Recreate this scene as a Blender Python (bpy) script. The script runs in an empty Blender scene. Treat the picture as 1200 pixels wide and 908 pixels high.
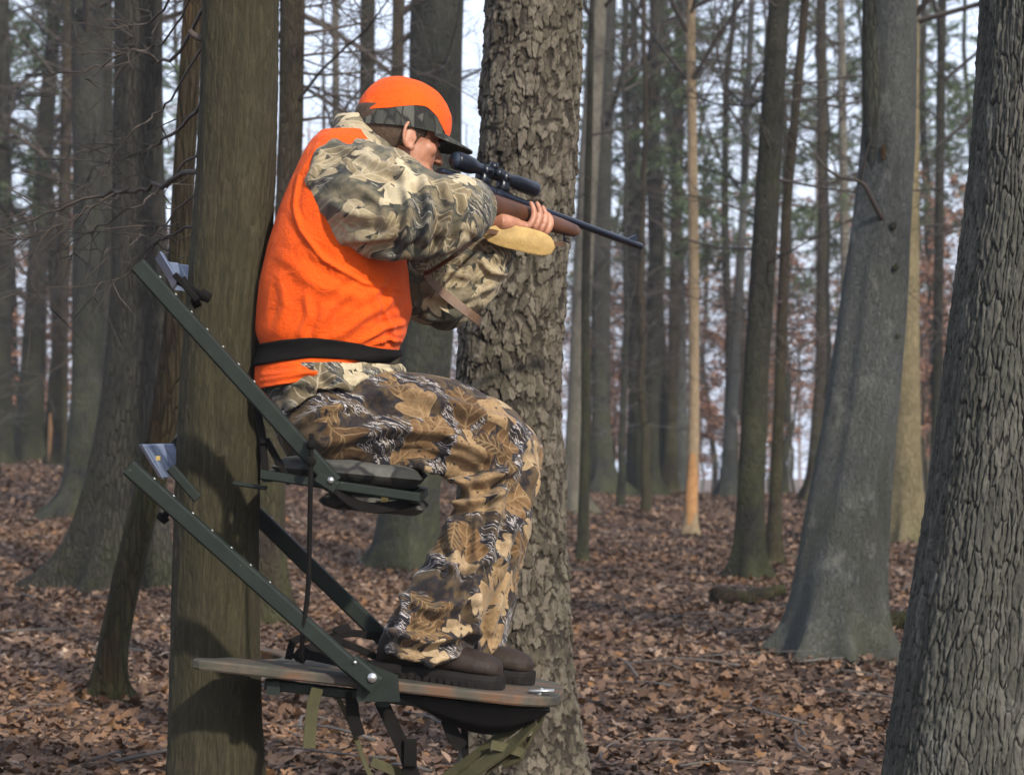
import bpy, math, random
import numpy as np
from mathutils import Vector, Matrix

scene = bpy.context.scene
COL = scene.collection
R = math.radians

# ------------------------------------------------------------------ camera
FPX, HORIZ, EYE = 2500.0, 500.0, 1.10          # focal length and horizon in photo pixels, eye height in metres
cam_data = bpy.data.cameras.new('camera')
cam = bpy.data.objects.new('camera', cam_data)
COL.objects.link(cam)
cam.location = (0, 0, EYE)
cam.rotation_euler = (R(90), 0, 0)
cam_data.sensor_width = 36.0
cam_data.lens = 36.0 * FPX / 1200.0
cam_data.shift_y = 46.0 / 1200.0
cam_data.clip_start = 0.1
cam_data.clip_end = 2000
cam_data.dof.use_dof = True
cam_data.dof.focus_distance = 4.8
cam_data.dof.aperture_fstop = 7.5
scene.camera = cam
scene.render.resolution_x = 1024
scene.render.resolution_y = 774

# ------------------------------------------------------------------ sky and sun
SUN_DIR = Vector((-0.42, 0.74, -0.52)).normalized()      # the way the light travels
SUN_EL = math.asin(-SUN_DIR.z)
SUN_AZ = math.atan2(-SUN_DIR.x, -SUN_DIR.y)              # clockwise from +Y
world = bpy.data.worlds.new('World')
scene.world = world
world.use_nodes = True
wn, wl = world.node_tree.nodes, world.node_tree.links
wn.clear()
wo = wn.new('ShaderNodeOutputWorld')
wb = wn.new('ShaderNodeBackground')
sky = wn.new('ShaderNodeTexSky')
sky.sky_type = 'NISHITA'
sky.sun_disc = False
sky.sun_elevation = SUN_EL
sky.sun_rotation = SUN_AZ
sky.air_density = 1.0
sky.dust_density = 3.5
sky.ozone_density = 1.2
wb.inputs['Strength'].default_value = 0.15
veil = wn.new('ShaderNodeMix'); veil.data_type = 'RGBA'      # thin even cloud over the whole sky
veil.inputs[0].default_value = 0.72
veil.inputs[7].default_value = (5.9, 6.5, 7.9, 1)
wl.new(sky.outputs[0], veil.inputs[6])
wl.new(veil.outputs[2], wb.inputs[0])
wl.new(wb.outputs[0], wo.inputs[0])
sun_data = bpy.data.lights.new('sun', 'SUN')
sun_data.energy = 4.0
sun_data.angle = R(2.0)
sun_data.color = (1.0, 0.90, 0.76)
sun = bpy.data.objects.new('sun', sun_data)
COL.objects.link(sun)
sun.rotation_euler = SUN_DIR.to_track_quat('-Z', 'Y').to_euler()
sun.location = (5, -8, 12)
scene.view_settings.view_transform = 'Standard'
scene.view_settings.look = 'None'
scene.view_settings.gamma = 1
scene.view_settings.use_curve_mapping = False
scene.view_settings.exposure = 0.56
HAZE_DENSITY = 0.0009

# ------------------------------------------------------------------ numpy noise
def _hash(ix, iy, iz, seed):
    with np.errstate(over='ignore'):
        h = (ix.astype(np.int64) * 374761393 + iy.astype(np.int64) * 668265263 + iz.astype(np.int64) * 2147483647 + seed * 974711) & 0xffffffff
        h = ((h ^ (h >> 13)) * 1274126177) & 0xffffffff
        h = ((h ^ (h >> 16)) * 2246822519) & 0xffffffff
        h = h ^ (h >> 15)
    return (h & 0xffffff) / float(0x1000000)

def vnoise(p, seed=0):
    p = np.asarray(p, float)
    i = np.floor(p).astype(np.int64)
    f = p - i
    f = f * f * f * (f * (f * 6 - 15) + 10)
    out = 0
    for dx in (0, 1):
        wx = f[:, 0] if dx else 1 - f[:, 0]
        for dy in (0, 1):
            wy = f[:, 1] if dy else 1 - f[:, 1]
            for dz in (0, 1):
                wz = f[:, 2] if dz else 1 - f[:, 2]
                out = out + wx * wy * wz * _hash(i[:, 0] + dx, i[:, 1] + dy, i[:, 2] + dz, seed)
    return out * 2 - 1

def fbm(p, octaves=3, seed=0, gain=0.5):
    p = np.asarray(p, float)
    a, s = 1.0, 0
    for o in range(octaves):
        s = s + a * vnoise(p * (2.03 ** o), seed + o * 17)
        a *= gain
    return s

def voronoi(u, v, per, seed=0, jit=0.9):
    """2-D cells, periodic in u every `per` cells. returns f1, f2, random id, local dx, dy"""
    iu, iv = np.floor(u).astype(np.int64), np.floor(v).astype(np.int64)
    f1 = np.full(u.shape, 9.0); f2 = f1.copy(); rid = np.zeros(u.shape); lx = np.zeros(u.shape); ly = np.zeros(u.shape)
    z = np.zeros_like(iu)
    for a in (-1, 0, 1):
        for b in (-1, 0, 1):
            cu, cv = iu + a, iv + b
            k = np.mod(cu, per)
            hx = _hash(k, cv, z, seed); hy = _hash(k, cv, z + 1, seed)
            dx = u - (cu + 0.5 + (hx - 0.5) * jit); dy = v - (cv + 0.5 + (hy - 0.5) * jit)
            d = np.sqrt(dx * dx + dy * dy)
            m = d < f1
            f2 = np.where(m, f1, np.minimum(f2, d))
            rid = np.where(m, _hash(k, cv, z + 2, seed), rid)
            lx = np.where(m, dx, lx); ly = np.where(m, dy, ly)
            f1 = np.where(m, d, f1)
    return f1, f2, rid, lx, ly

def sstep(a, b, x):
    t = np.clip((x - a) / (b - a), 0, 1)
    return t * t * (3 - 2 * t)

# ------------------------------------------------------------------ places
def P(px, py, Y):
    return Vector(((px - 600.0) / FPX * Y, Y, EYE + (HORIZ - py) / FPX * Y))

def gz(x, y):
    """height of the forest floor"""
    x = np.asarray(x, float); y = np.asarray(y, float)
    rise = 0.56 * sstep(10, 33, y) * (1 - sstep(-3.5, 3.0, x * 30.0 / np.maximum(y, 8)))
    sh = x.shape
    q = np.stack([(x * 0.35).ravel(), (y * 0.35).ravel(), np.zeros(x.size)], 1)
    bump = (0.045 * fbm(q, 2, 5)).reshape(sh)
    far = -0.055 * np.maximum(0, y - 35) + 0.00012 * np.maximum(0, y - 35) ** 2
    far = np.maximum(far, -5.0)
    return rise + bump + np.where(y > 35, far, 0)

def gzf(x, y):
    return float(gz(np.array([x]), np.array([y]))[0])

def base_depth(px, py):
    Y = 2750.0 / (py - 500.0) if py > 520 else 30.0
    for _ in range(12):
        x = (px - 600) / FPX * Y
        h = EYE - gzf(x, min(Y, 34))
        Y2 = h * FPX / (py - 500.0)
        Y = 0.5 * Y + 0.5 * min(Y2, 40)
    return Y

# ------------------------------------------------------------------ object helpers
def put(o, parent=None):
    COL.objects.link(o)
    if parent is not None:
        o.parent = parent
    return o

def empty(name, loc, label=None, cat=None, group=None):
    o = bpy.data.objects.new(name, None)
    o.empty_display_size = 0.2
    COL.objects.link(o)
    o.location = loc
    tag(o, label, cat, group)
    return o

def tag(o, label=None, cat=None, group=None, kind=None):
    if label: o['label'] = label
    if cat: o['category'] = cat
    if group: o['group'] = group
    if kind: o['kind'] = kind
    return o

def world_loc(o):
    v = Vector((0, 0, 0))
    while o is not None:
        v += o.location
        o = o.parent
    return v

def mesh_np(name, V, F, mat, smooth=True, uv=None, attrs=None):
    """V (n,3); F list of faces or an (m,k) array"""
    me = bpy.data.meshes.new(name)
    V = np.asarray(V, np.float32)
    if isinstance(F, np.ndarray):
        k = F.shape[1]; m = F.shape[0]
        me.vertices.add(len(V)); me.loops.add(m * k); me.polygons.add(m)
        me.vertices.foreach_set('co', V.ravel())
        me.loops.foreach_set('vertex_index', F.astype(np.int32).ravel())
        me.polygons.foreach_set('loop_start', np.arange(0, m * k, k, dtype=np.int32))
        me.update(calc_edges=True)
    else:
        me.from_pydata([tuple(v) for v in V.tolist()], [], F)
    if smooth:
        me.polygons.foreach_set('use_smooth', np.ones(len(me.polygons), bool))
    if attrs:
        for an, arr in attrs.items():
            a = me.attributes.new(an, 'FLOAT', 'POINT')
            a.data.foreach_set('value', np.asarray(arr, np.float32))
    if mat is not None:
        me.materials.append(mat)
    me.update()
    return me

def obj(name, me_or_mb, mat=None, parent=None, smooth=True, origin=None):
    """link one mesh object; its vertices are given in world space"""
    if isinstance(me_or_mb, MB):
        me = me_or_mb.mesh(name, mat, smooth)
    else:
        me = me_or_mb
    o = bpy.data.objects.new(name, me)
    COL.objects.link(o)
    base = world_loc(parent) if parent is not None else Vector((0, 0, 0))
    if parent is not None:
        o.parent = parent
    if origin is not None:
        off = Vector(origin)
        o.location = off - base
        me.transform(Matrix.Translation(-off))
    elif parent is not None:
        me.transform(Matrix.Translation(-base))
    return o

class MB:
    """collects tubes, boxes and lofts"""
    def __init__(s):
        s.v = []; s.f = []; s.n = 0
    def add(s, V, F):
        V = np.asarray(V, float)
        F = [tuple(int(i) + s.n for i in f) for f in F]
        s.v.append(V); s.f += F; s.n += len(V)
        return s
    def mesh(s, name, mat, smooth=True):
        return mesh_np(name, np.concatenate(s.v), s.f, mat, smooth)
    def tube(s, pts, rad, n=8, cap=True, squash=None, up=None):
        pts = np.asarray([tuple(p) for p in pts], float)
        m = len(pts)
        rad = np.broadcast_to(np.asarray(rad, float), (m,))
        d = np.gradient(pts, axis=0)
        d /= np.maximum(np.linalg.norm(d, axis=1, keepdims=True), 1e-9)
        ref = np.array(up if up is not None else ((0, 0, 1) if abs(d[0][2]) < 0.9 else (1, 0, 0)), float)
        a = np.cross(d, ref); a /= np.maximum(np.linalg.norm(a, axis=1, keepdims=True), 1e-9)
        b = np.cross(a, d)
        th = np.linspace(0, 2 * math.pi, n, endpoint=False)
        sq = 1.0 if squash is None else squash
        V = (pts[:, None, :] + rad[:, None, None] * (np.cos(th)[None, :, None] * a[:, None, :] + sq * np.sin(th)[None, :, None] * b[:, None, :])).reshape(-1, 3)
        F = []
        for i in range(m - 1):
            for j in range(n):
                k = (j + 1) % n
                F.append((i * n + j, i * n + k, (i + 1) * n + k, (i + 1) * n + j))
        if cap:
            F.append(tuple(range(n - 1, -1, -1)))
            F.append(tuple(range((m - 1) * n, m * n)))
        return s.add(V, F)
    def beam(s, p0, p1, w, h, up=(0, 1, 0), bevel=0.15):
        """rectangular bar with chamfered long edges; w across, h along `up`"""
        p0 = np.array(p0, float); p1 = np.array(p1, float)
        d = p1 - p0; d /= np.linalg.norm(d)
        u = np.array(up, float); a = np.cross(d, u); a /= np.linalg.norm(a); b = np.cross(a, d)
        c = bevel * min(w, h)
        prof = [(w/2 - c, h/2), (w/2, h/2 - c), (w/2, -h/2 + c), (w/2 - c, -h/2), (-w/2 + c, -h/2), (-w/2, -h/2 + c), (-w/2, h/2 - c), (-w/2 + c, h/2)]
        V = [p + x * a + y * b for p in (p0, p1) for x, y in prof]
        F = [(j, (j + 1) % 8, 8 + (j + 1) % 8, 8 + j) for j in range(8)] + [tuple(range(7, -1, -1)), tuple(range(8, 16))]
        return s.add(V, F)
    def box(s, lo, hi, bevel=0.003):
        lo = np.array(lo, float); hi = np.array(hi, float)
        c = (lo + hi) / 2
        return s.beam((lo[0], c[1], c[2]), (hi[0], c[1], c[2]), hi[1] - lo[1], hi[2] - lo[2], up=(0, 0, 1), bevel=bevel / max(min(hi[1] - lo[1], hi[2] - lo[2]), 1e-6))
    def ball(s, c, r, axes=None, n=16, m=12):
        r = np.broadcast_to(np.asarray(r, float), (3,))
        A = np.eye(3) if axes is None else np.array([list(a) for a in axes], float)
        V = []
        for i in range(m + 1):
            ph = math.pi * i / m
            for j in range(n):
                t = 2 * math.pi * j / n
                l = np.array((math.sin(ph) * math.cos(t) * r[0], math.sin(ph) * math.sin(t) * r[1], math.cos(ph) * r[2]))
                V.append(np.array(tuple(c)) + l @ A)
        F = []
        for i in range(m):
            for j in range(n):
                k = (j + 1) % n
                if i == 0: F.append((j, (i + 1) * n + j, (i + 1) * n + k))
                elif i == m - 1: F.append((i * n + j, (i + 1) * n + j, i * n + k))
                else: F.append((i * n + j, (i + 1) * n + j, (i + 1) * n + k, i * n + k))
        return s.add(V, F)
    def ribbon(s, pts, w, side, t=0.002):
        """strap: width vector `side` (unit) * w, small thickness"""
        pts = np.asarray([tuple(p) for p in pts], float); m = len(pts)
        d = np.gradient(pts, axis=0); d /= np.maximum(np.linalg.norm(d, axis=1, keepdims=True), 1e-9)
        sd = np.asarray(side, float)
        if sd.ndim == 1: sd = np.tile(sd, (m, 1))
        sd = sd - (sd * d).sum(1, keepdims=True) * d
        sd /= np.maximum(np.linalg.norm(sd, axis=1, keepdims=True), 1e-9)
        nn = np.cross(d, sd)
        w = np.broadcast_to(np.asarray(w, float), (m,))[:, None]
        V = np.stack([pts + sd * w / 2 + nn * t / 2, pts - sd * w / 2 + nn * t / 2, pts - sd * w / 2 - nn * t / 2, pts + sd * w / 2 - nn * t / 2], 1).reshape(-1, 3)
        F = []
        for i in range(m - 1):
            for j in range(4):
                k = (j + 1) % 4
                F.append((i * 4 + j, i * 4 + k, (i + 1) * 4 + k, (i + 1) * 4 + j))
        F += [(3, 2, 1, 0), tuple(range((m - 1) * 4, m * 4))]
        return s.add(V, F)

def curve(pts, n=24):
    """smooth curve (Catmull-Rom) through points"""
    p = np.asarray([tuple(q) for q in pts], float)
    p = np.vstack([2 * p[0] - p[1], p, 2 * p[-1] - p[-2]])
    m = len(p) - 3
    t = np.linspace(0, m - 1e-6, n)
    i = t.astype(int); f = (t - i)[:, None]
    a, b, c, d = p[i], p[i + 1], p[i + 2], p[i + 3]
    return 0.5 * (2 * b + (c - a) * f + (2 * a - 5 * b + 4 * c - d) * f ** 2 + (-a + 3 * b - 3 * c + d) * f ** 3)

def remesh(mb, voxel, smooth_iter=4, name='tmp'):
    me = mb.mesh(name, None)
    o = bpy.data.objects.new(name, me); COL.objects.link(o)
    m = o.modifiers.new('r', 'REMESH'); m.mode = 'VOXEL'; m.voxel_size = voxel
    if smooth_iter:
        s = o.modifiers.new('s', 'SMOOTH'); s.factor = 0.5; s.iterations = smooth_iter
    dg = bpy.context.evaluated_depsgraph_get()
    dg.update()
    out = bpy.data.meshes.new_from_object(o.evaluated_get(dg))
    bpy.data.objects.remove(o)
    return out

def get_vn(me):
    n = len(me.vertices)
    V = np.empty(n * 3, np.float32); me.vertices.foreach_get('co', V)
    N = np.empty(n * 3, np.float32); me.vertex_normals.foreach_get('vector', N)
    return V.reshape(-1, 3).astype(float), N.reshape(-1, 3).astype(float)

def set_v(me, V):
    me.vertices.foreach_set('co', np.asarray(V, np.float32).ravel()); me.update()

def to_px(V):
    return 600 + V[:, 0] / V[:, 1] * FPX, HORIZ - (V[:, 2] - EYE) / V[:, 1] * FPX

def folds(me, segs, noise=0.004, nscale=(14, 14, 14), seed=0, near_only=True):
    """raise cloth folds: each seg = ([(px,py),...], width px, amplitude m) ; the crests lie on the near side of the cloth"""
    V, N = get_vn(me)
    px, py = to_px(V)
    near = sstep(0.15, -0.25, N[:, 1]) if near_only else 1.0
    near = 1 - sstep(-0.25, 0.2, N[:, 1]) if near_only else 1.0
    D = np.zeros(len(V))
    for pts, w, amp in segs:
        best = np.full(len(V), 1e9); tt = np.zeros(len(V))
        L = len(pts) - 1
        for i in range(L):
            x0, y0 = pts[i]; x1, y1 = pts[i + 1]
            dx, dy = x1 - x0, y1 - y0
            t = np.clip(((px - x0) * dx + (py - y0) * dy) / (dx * dx + dy * dy), 0, 1)
            d = np.hypot(px - x0 - t * dx, py - y0 - t * dy)
            m = d < best
            best = np.where(m, d, best); tt = np.where(m, (i + t) / L, tt)
        taper = np.sin(np.pi * np.clip(tt * 0.9 + 0.05, 0, 1)) ** 0.5
        D += amp * taper * (np.exp(-(best / w) ** 2) - 0.55 * np.exp(-((best - 1.7 * w) / w) ** 2))
    D *= near
    q = V * np.array(nscale)
    wq = q + 1.2 * np.stack([vnoise(q * 0.5, seed + 3), vnoise(q * 0.5, seed + 4), vnoise(q * 0.5, seed + 5)], 1)
    r = 1 - np.abs(vnoise(wq, seed)) * 2
    D += noise * (r * 0.6 + 0.5 * vnoise(wq * 2.1, seed + 9))
    set_v(me, V + N * D[:, None])

# ------------------------------------------------------------------ materials
def new_mat(name):
    m = bpy.data.materials.new(name)
    m.use_nodes = True
    nt = m.node_tree
    nt.nodes.clear()
    out = nt.nodes.new('ShaderNodeOutputMaterial')
    b = nt.nodes.new('ShaderNodeBsdfPrincipled')
    nt.links.new(b.outputs[0], out.inputs[0])
    return m, nt, b

class G:
    """small node writer"""
    def __init__(s, nt): s.nt = nt
    def n(s, t, **kw):
        o = s.nt.nodes.new(t)
        for k, v in kw.items(): setattr(o, k, v)
        return o
    def link(s, a, b): s.nt.links.new(a, b)
    def setin(s, node, i, v):
        if hasattr(v, 'is_linked') or isinstance(v, bpy.types.NodeSocket): s.nt.links.new(v, node.inputs[i])
        else: node.inputs[i].default_value = v
    def math(s, op, a, b=0.0, c=None, clamp=False):
        o = s.n('ShaderNodeMath', operation=op, use_clamp=clamp)
        s.setin(o, 0, a); s.setin(o, 1, b)
        if c is not None: s.setin(o, 2, c)
        return o.outputs[0]
    def vmath(s, op, a, b=(0, 0, 0)):
        o = s.n('ShaderNodeVectorMath', operation=op)
        s.setin(o, 0, a); s.setin(o, 1, b)
        return o.outputs[0]
    def scale(s, a, k):
        o = s.n('ShaderNodeVectorMath', operation='SCALE'); s.setin(o, 0, a); s.setin(o, 3, k); return o.outputs[0]
    def mapping(s, vec, scale=(1, 1, 1), loc=(0, 0, 0), rot=(0, 0, 0)):
        o = s.n('ShaderNodeMapping'); s.link(vec, o.inputs[0])
        o.inputs[1].default_value = loc; o.inputs[2].default_value = rot; o.inputs[3].default_value = scale
        return o.outputs[0]
    def noise(s, vec, scale, detail=3, rough=0.55, dist=0.0, out=0):
        o = s.n('ShaderNodeTexNoise'); s.link(vec, o.inputs['Vector'])
        o.inputs['Scale'].default_value = scale; o.inputs['Detail'].default_value = detail
        o.inputs['Roughness'].default_value = rough; o.inputs['Distortion'].default_value = dist
        return o.outputs[out]
    def vor(s, vec, scale, feature='F1', dims='3D', rnd=1.0):
        o = s.n('ShaderNodeTexVoronoi', feature=feature, voronoi_dimensions=dims)
        s.link(vec, o.inputs['Vector']); o.inputs['Scale'].default_value = scale; o.inputs['Randomness'].default_value = rnd
        return o
    def ramp(s, fac, stops, interp='LINEAR'):
        o = s.n('ShaderNodeValToRGB'); s.setin(o, 0, fac)
        cr = o.color_ramp; cr.interpolation = interp
        while len(cr.elements) < len(stops): cr.elements.new(0.5)
        for e, (p, c) in zip(cr.elements, stops):
            e.position = p
            e.color = (c, c, c, 1) if isinstance(c, (int, float)) else tuple(c[:3]) + (1,)
        return o.outputs[0]
    def mix(s, f, a, b, mode='MIX'):
        o = s.n('ShaderNodeMix', data_type='RGBA', blend_type=mode)
        s.setin(o, 0, f)
        for i, v in ((6, a), (7, b)):
            if isinstance(v, (tuple, list)): o.inputs[i].default_value = tuple(v[:3]) + (1,)
            else: s.link(v, o.inputs[i])
        return o.outputs[2]
    def bump(s, h, strength=0.5, dist=0.01, normal=None):
        o = s.n('ShaderNodeBump'); s.setin(o, 'Height', h)
        o.inputs['Strength'].default_value = strength; o.inputs['Distance'].default_value = dist
        if normal is not None: s.link(normal, o.inputs['Normal'])
        return o.outputs[0]
    def coord(s, which='Object'):
        return s.n('ShaderNodeTexCoord').outputs[which]
    def attr(s, name):
        return s.n('ShaderNodeAttribute', attribute_name=name).outputs['Fac']
    def pos(s):
        return s.n('ShaderNodeNewGeometry').outputs['Position']

def simple_mat(name, c, rough=0.5, metal=0.0, var=0.25, vscale=30, bump=0.1, bscale=200, spec=0.5):
    m, nt, b = new_mat(name); g = G(nt)
    co = g.coord()
    n = g.noise(co, vscale, 4, 0.6)
    dark = tuple(x * (1 - var) for x in c); light = tuple(min(1, x * (1 + var)) for x in c)
    g.link(g.ramp(n, [(0.3, dark), (0.7, light)]), b.inputs['Base Color'])
    b.inputs['Roughness'].default_value = rough; b.inputs['Metallic'].default_value = metal
    b.inputs['Specular IOR Level'].default_value = spec
    if bump: g.link(g.bump(g.noise(co, bscale, 3), bump, 0.003), b.inputs['Normal'])
    return m

def bark_mat(name, dark, light, moss=(0.075, 0.085, 0.03), moss_amt=0.5, scale=9.0, stretch=0.22, bump=0.8, bd=0.02, moss_h=2.5, lichen=0.0, streak=None):
    m, nt, b = new_mat(name); g = G(nt)
    co = g.coord()
    st = g.mapping(co, (1, 1, stretch))
    wv = g.vmath('ADD', st, g.scale(g.noise(st, scale * 1.2, 2, out=1), 0.07))
    v = g.vor(wv, scale * 5.5, 'DISTANCE_TO_EDGE').outputs['Distance']
    crack = g.ramp(v, [(0.0, 0.0), (0.16, 1.0)])
    n1 = g.noise(st, scale * 5, 6, 0.8)
    n2 = g.noise(co, 2.2, 4, 0.65)
    n3 = g.noise(co, 45, 3, 0.6)
    h = g.math('ADD', g.math('MULTIPLY', crack, 0.55), g.math('MULTIPLY', n1, 0.6))
    n5 = g.noise(g.mapping(co, (1, 1, 0.12)), scale * 9, 4, 0.75)
    col = g.ramp(g.math('ADD', g.math('MULTIPLY', n1, 0.50), g.math('ADD', g.math('MULTIPLY', n2, 0.30), g.math('MULTIPLY', n5, 0.28))), [(0.40, tuple(x * 0.7 for x in dark)), (0.54, tuple((p + q) / 2 for p, q in zip(dark, light))), (0.70, light)])
    col = g.mix(g.math('MULTIPLY', g.math('SUBTRACT', 1.0, crack), 0.35), col, tuple(x * 0.35 for x in dark))
    if streak:
        sn = g.ramp(g.noise(g.mapping(co, (1.6, 1.6, 0.35)), 2.6, 4, 0.6), [(0.54, 0.0), (0.68, 0.8)])
        col = g.mix(sn, col, streak)
    if lichen:
        ln = g.ramp(g.noise(g.mapping(co, (1, 1, 0.6)), 7, 5, 0.7), [(0.56, 0.0), (0.66, 1.0)])
        col = g.mix(g.math('MULTIPLY', ln, lichen), col, (0.20, 0.205, 0.185))
    sep = g.n('ShaderNodeSeparateXYZ'); g.link(g.pos(), sep.inputs[0])
    hz = g.ramp(g.math('DIVIDE', sep.outputs[2], moss_h), [(0.0, 1.0), (1.0, 0.25)])
    mn = g.ramp(g.noise(co, 3.1, 4, 0.65), [(0.36, 0.0), (0.62, 1.0)])
    col = g.mix(g.math('MULTIPLY', g.math('MULTIPLY', mn, hz), moss_amt), col, g.mix(n3, tuple(x * 0.6 for x in moss), tuple(x * 1.5 for x in moss)))
    g.link(col, b.inputs['Base Color'])
    b.inputs['Roughness'].default_value = 0.9
    b.inputs['Specular IOR Level'].default_value = 0.1
    g.link(g.bump(h, bump, bd), b.inputs['Normal'])
    return m

M = {}
M['bark_grey'] = bark_mat('bark_grey', (0.0183, 0.0190, 0.0190), (0.0621, 0.0621, 0.0584), moss_amt=0.5)
M['bark_blue'] = bark_mat('bark_blue_grey', (0.0439, 0.0498, 0.0510), (0.1229, 0.1288, 0.1249), moss=(0.0585, 0.0614, 0.0284), moss_amt=0.5, scale=20, bump=0.7, streak=(0.045, 0.045, 0.042), lichen=0.45, moss_h=1.2)
M['bark_brown'] = bark_mat('bark_brown', (0.0257, 0.0197, 0.0150), (0.0702, 0.0562, 0.0445), moss_amt=0.5)
M['bark_dark'] = bark_mat('bark_dark', (0.0140, 0.0136, 0.0122), (0.0445, 0.0421, 0.0365), moss_amt=0.4)
M['bark_ridged'] = bark_mat('bark_ridged_grey', (0.0225, 0.0217, 0.0194), (0.0786, 0.0730, 0.0637), moss=(0.0318, 0.0356, 0.0150), moss_amt=0.65, scale=7.5, stretch=0.16, bump=1.0, bd=0.03, moss_h=1.6)
M['bark_tan'] = bark_mat('bark_tan', (0.1485, 0.1080, 0.0675), (0.3105, 0.2430, 0.1620), moss_amt=0.15, moss_h=0.8, scale=12, bump=0.4)
M['bark_yellow'] = bark_mat('bark_yellow', (0.1260, 0.1071, 0.0630), (0.2646, 0.2205, 0.1323), moss_amt=0.35, moss_h=0.6, scale=10)
M['bark_pale'] = bark_mat('bark_pale', (0.0882, 0.0819, 0.0725), (0.2142, 0.1953, 0.1638), moss_amt=0.35, scale=10)
M['bark_dead'] = bark_mat('bark_dead', (0.0151, 0.0121, 0.0086), (0.0562, 0.0410, 0.0259), moss_amt=0.55, moss_h=1.5, scale=8, stretch=0.12, bump=1.0, bd=0.03, streak=(0.0734, 0.0367, 0.0173))
M['wood_orange'] = simple_mat('bare_orange_wood', (0.26, 0.135, 0.05), 0.8, var=0.3, vscale=12)
M['twig'] = simple_mat('twig_bark', (0.045, 0.036, 0.03), 0.9, var=0.3, vscale=8, bump=0)
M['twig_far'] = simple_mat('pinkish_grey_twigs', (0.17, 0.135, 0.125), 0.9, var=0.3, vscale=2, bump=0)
M['twig_grey'] = simple_mat('twig_bark_grey', (0.075, 0.068, 0.064), 0.9, var=0.3, vscale=8, bump=0)

# foreground barks use the depth and plate number stored on their geometry
def plate_bark(name, stops, crackcol, moss, moss_amt, fine=90, bump=0.5, bd=0.004, stretch=0.5, lichen=0.0):
    m, nt, b = new_mat(name); g = G(nt)
    co = g.coord()
    st = g.mapping(co, (1, 1, stretch))
    pl = g.attr('plate'); cr = g.attr('crack')
    n1 = g.noise(st, fine, 6, 0.78); n2 = g.noise(g.mapping(co, (1, 1, 0.6)), 6, 5, 0.7); n4 = g.noise(st, fine * 0.3, 4, 0.7)
    t = g.math('ADD', g.math('MULTIPLY', pl, 0.40), g.math('ADD', g.math('MULTIPLY', n1, 0.55), g.math('ADD', g.math('MULTIPLY', n2, 0.20), g.math('MULTIPLY', n4, 0.20))))
    col = g.ramp(t, stops)
    if lichen:
        ln = g.ramp(g.noise(g.mapping(co, (1.3, 1.3, 0.5)), 7, 5, 0.75), [(0.56, 0.0), (0.68, 1.0)])
        col = g.mix(g.math('MULTIPLY', ln, lichen), col, (0.22, 0.225, 0.205))
    mn = g.ramp(g.noise(co, 4.0, 5, 0.7), [(0.35, 0.0), (0.65, 1.0)])
    col = g.mix(g.math('MULTIPLY', mn, moss_amt), col, g.mix(n1, tuple(x * 0.5 for x in moss), tuple(x * 1.6 for x in moss)))
    col = g.mix(g.ramp(cr, [(0.1, 0.0), (0.8, 0.9)]), col, crackcol)
    g.link(col, b.inputs['Base Color'])
    b.inputs['Roughness'].default_value = 0.88
    b.inputs['Specular IOR Level'].default_value = 0.25
    g.link(g.bump(g.math('ADD', n1, n4), bump, bd), b.inputs['Normal'])
    return m
M['bark_scaly'] = plate_bark('bark_scaly_brown', [(0.40, (0.0356, 0.0297, 0.0235)), (0.62, (0.0661, 0.0557, 0.0438)), (0.85, (0.1208, 0.1060, 0.0858))], (0.0172, 0.0139, 0.0109), (0.0748, 0.0757, 0.0445), 0.25)
M['bark_furrow'] = plate_bark('bark_furrowed_grey', [(0.40, (0.0262, 0.0269, 0.0239)), (0.66, (0.0561, 0.0554, 0.0487)), (0.92, (0.1122, 0.1084, 0.0972))], (0.0165, 0.0165, 0.0150), (0.0336, 0.0389, 0.0269), 0.4, lichen=0.5)
M['bark_host'] = plate_bark('bark_smooth_olive', [(0.40, (0.0140, 0.0123, 0.0075)), (0.66, (0.0289, 0.0252, 0.0150)), (0.92, (0.0524, 0.0456, 0.0287))], (0.0100, 0.0085, 0.0053), (0.0249, 0.0247, 0.0097), 0.6, fine=110, stretch=0.3, bump=0.9)

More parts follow.
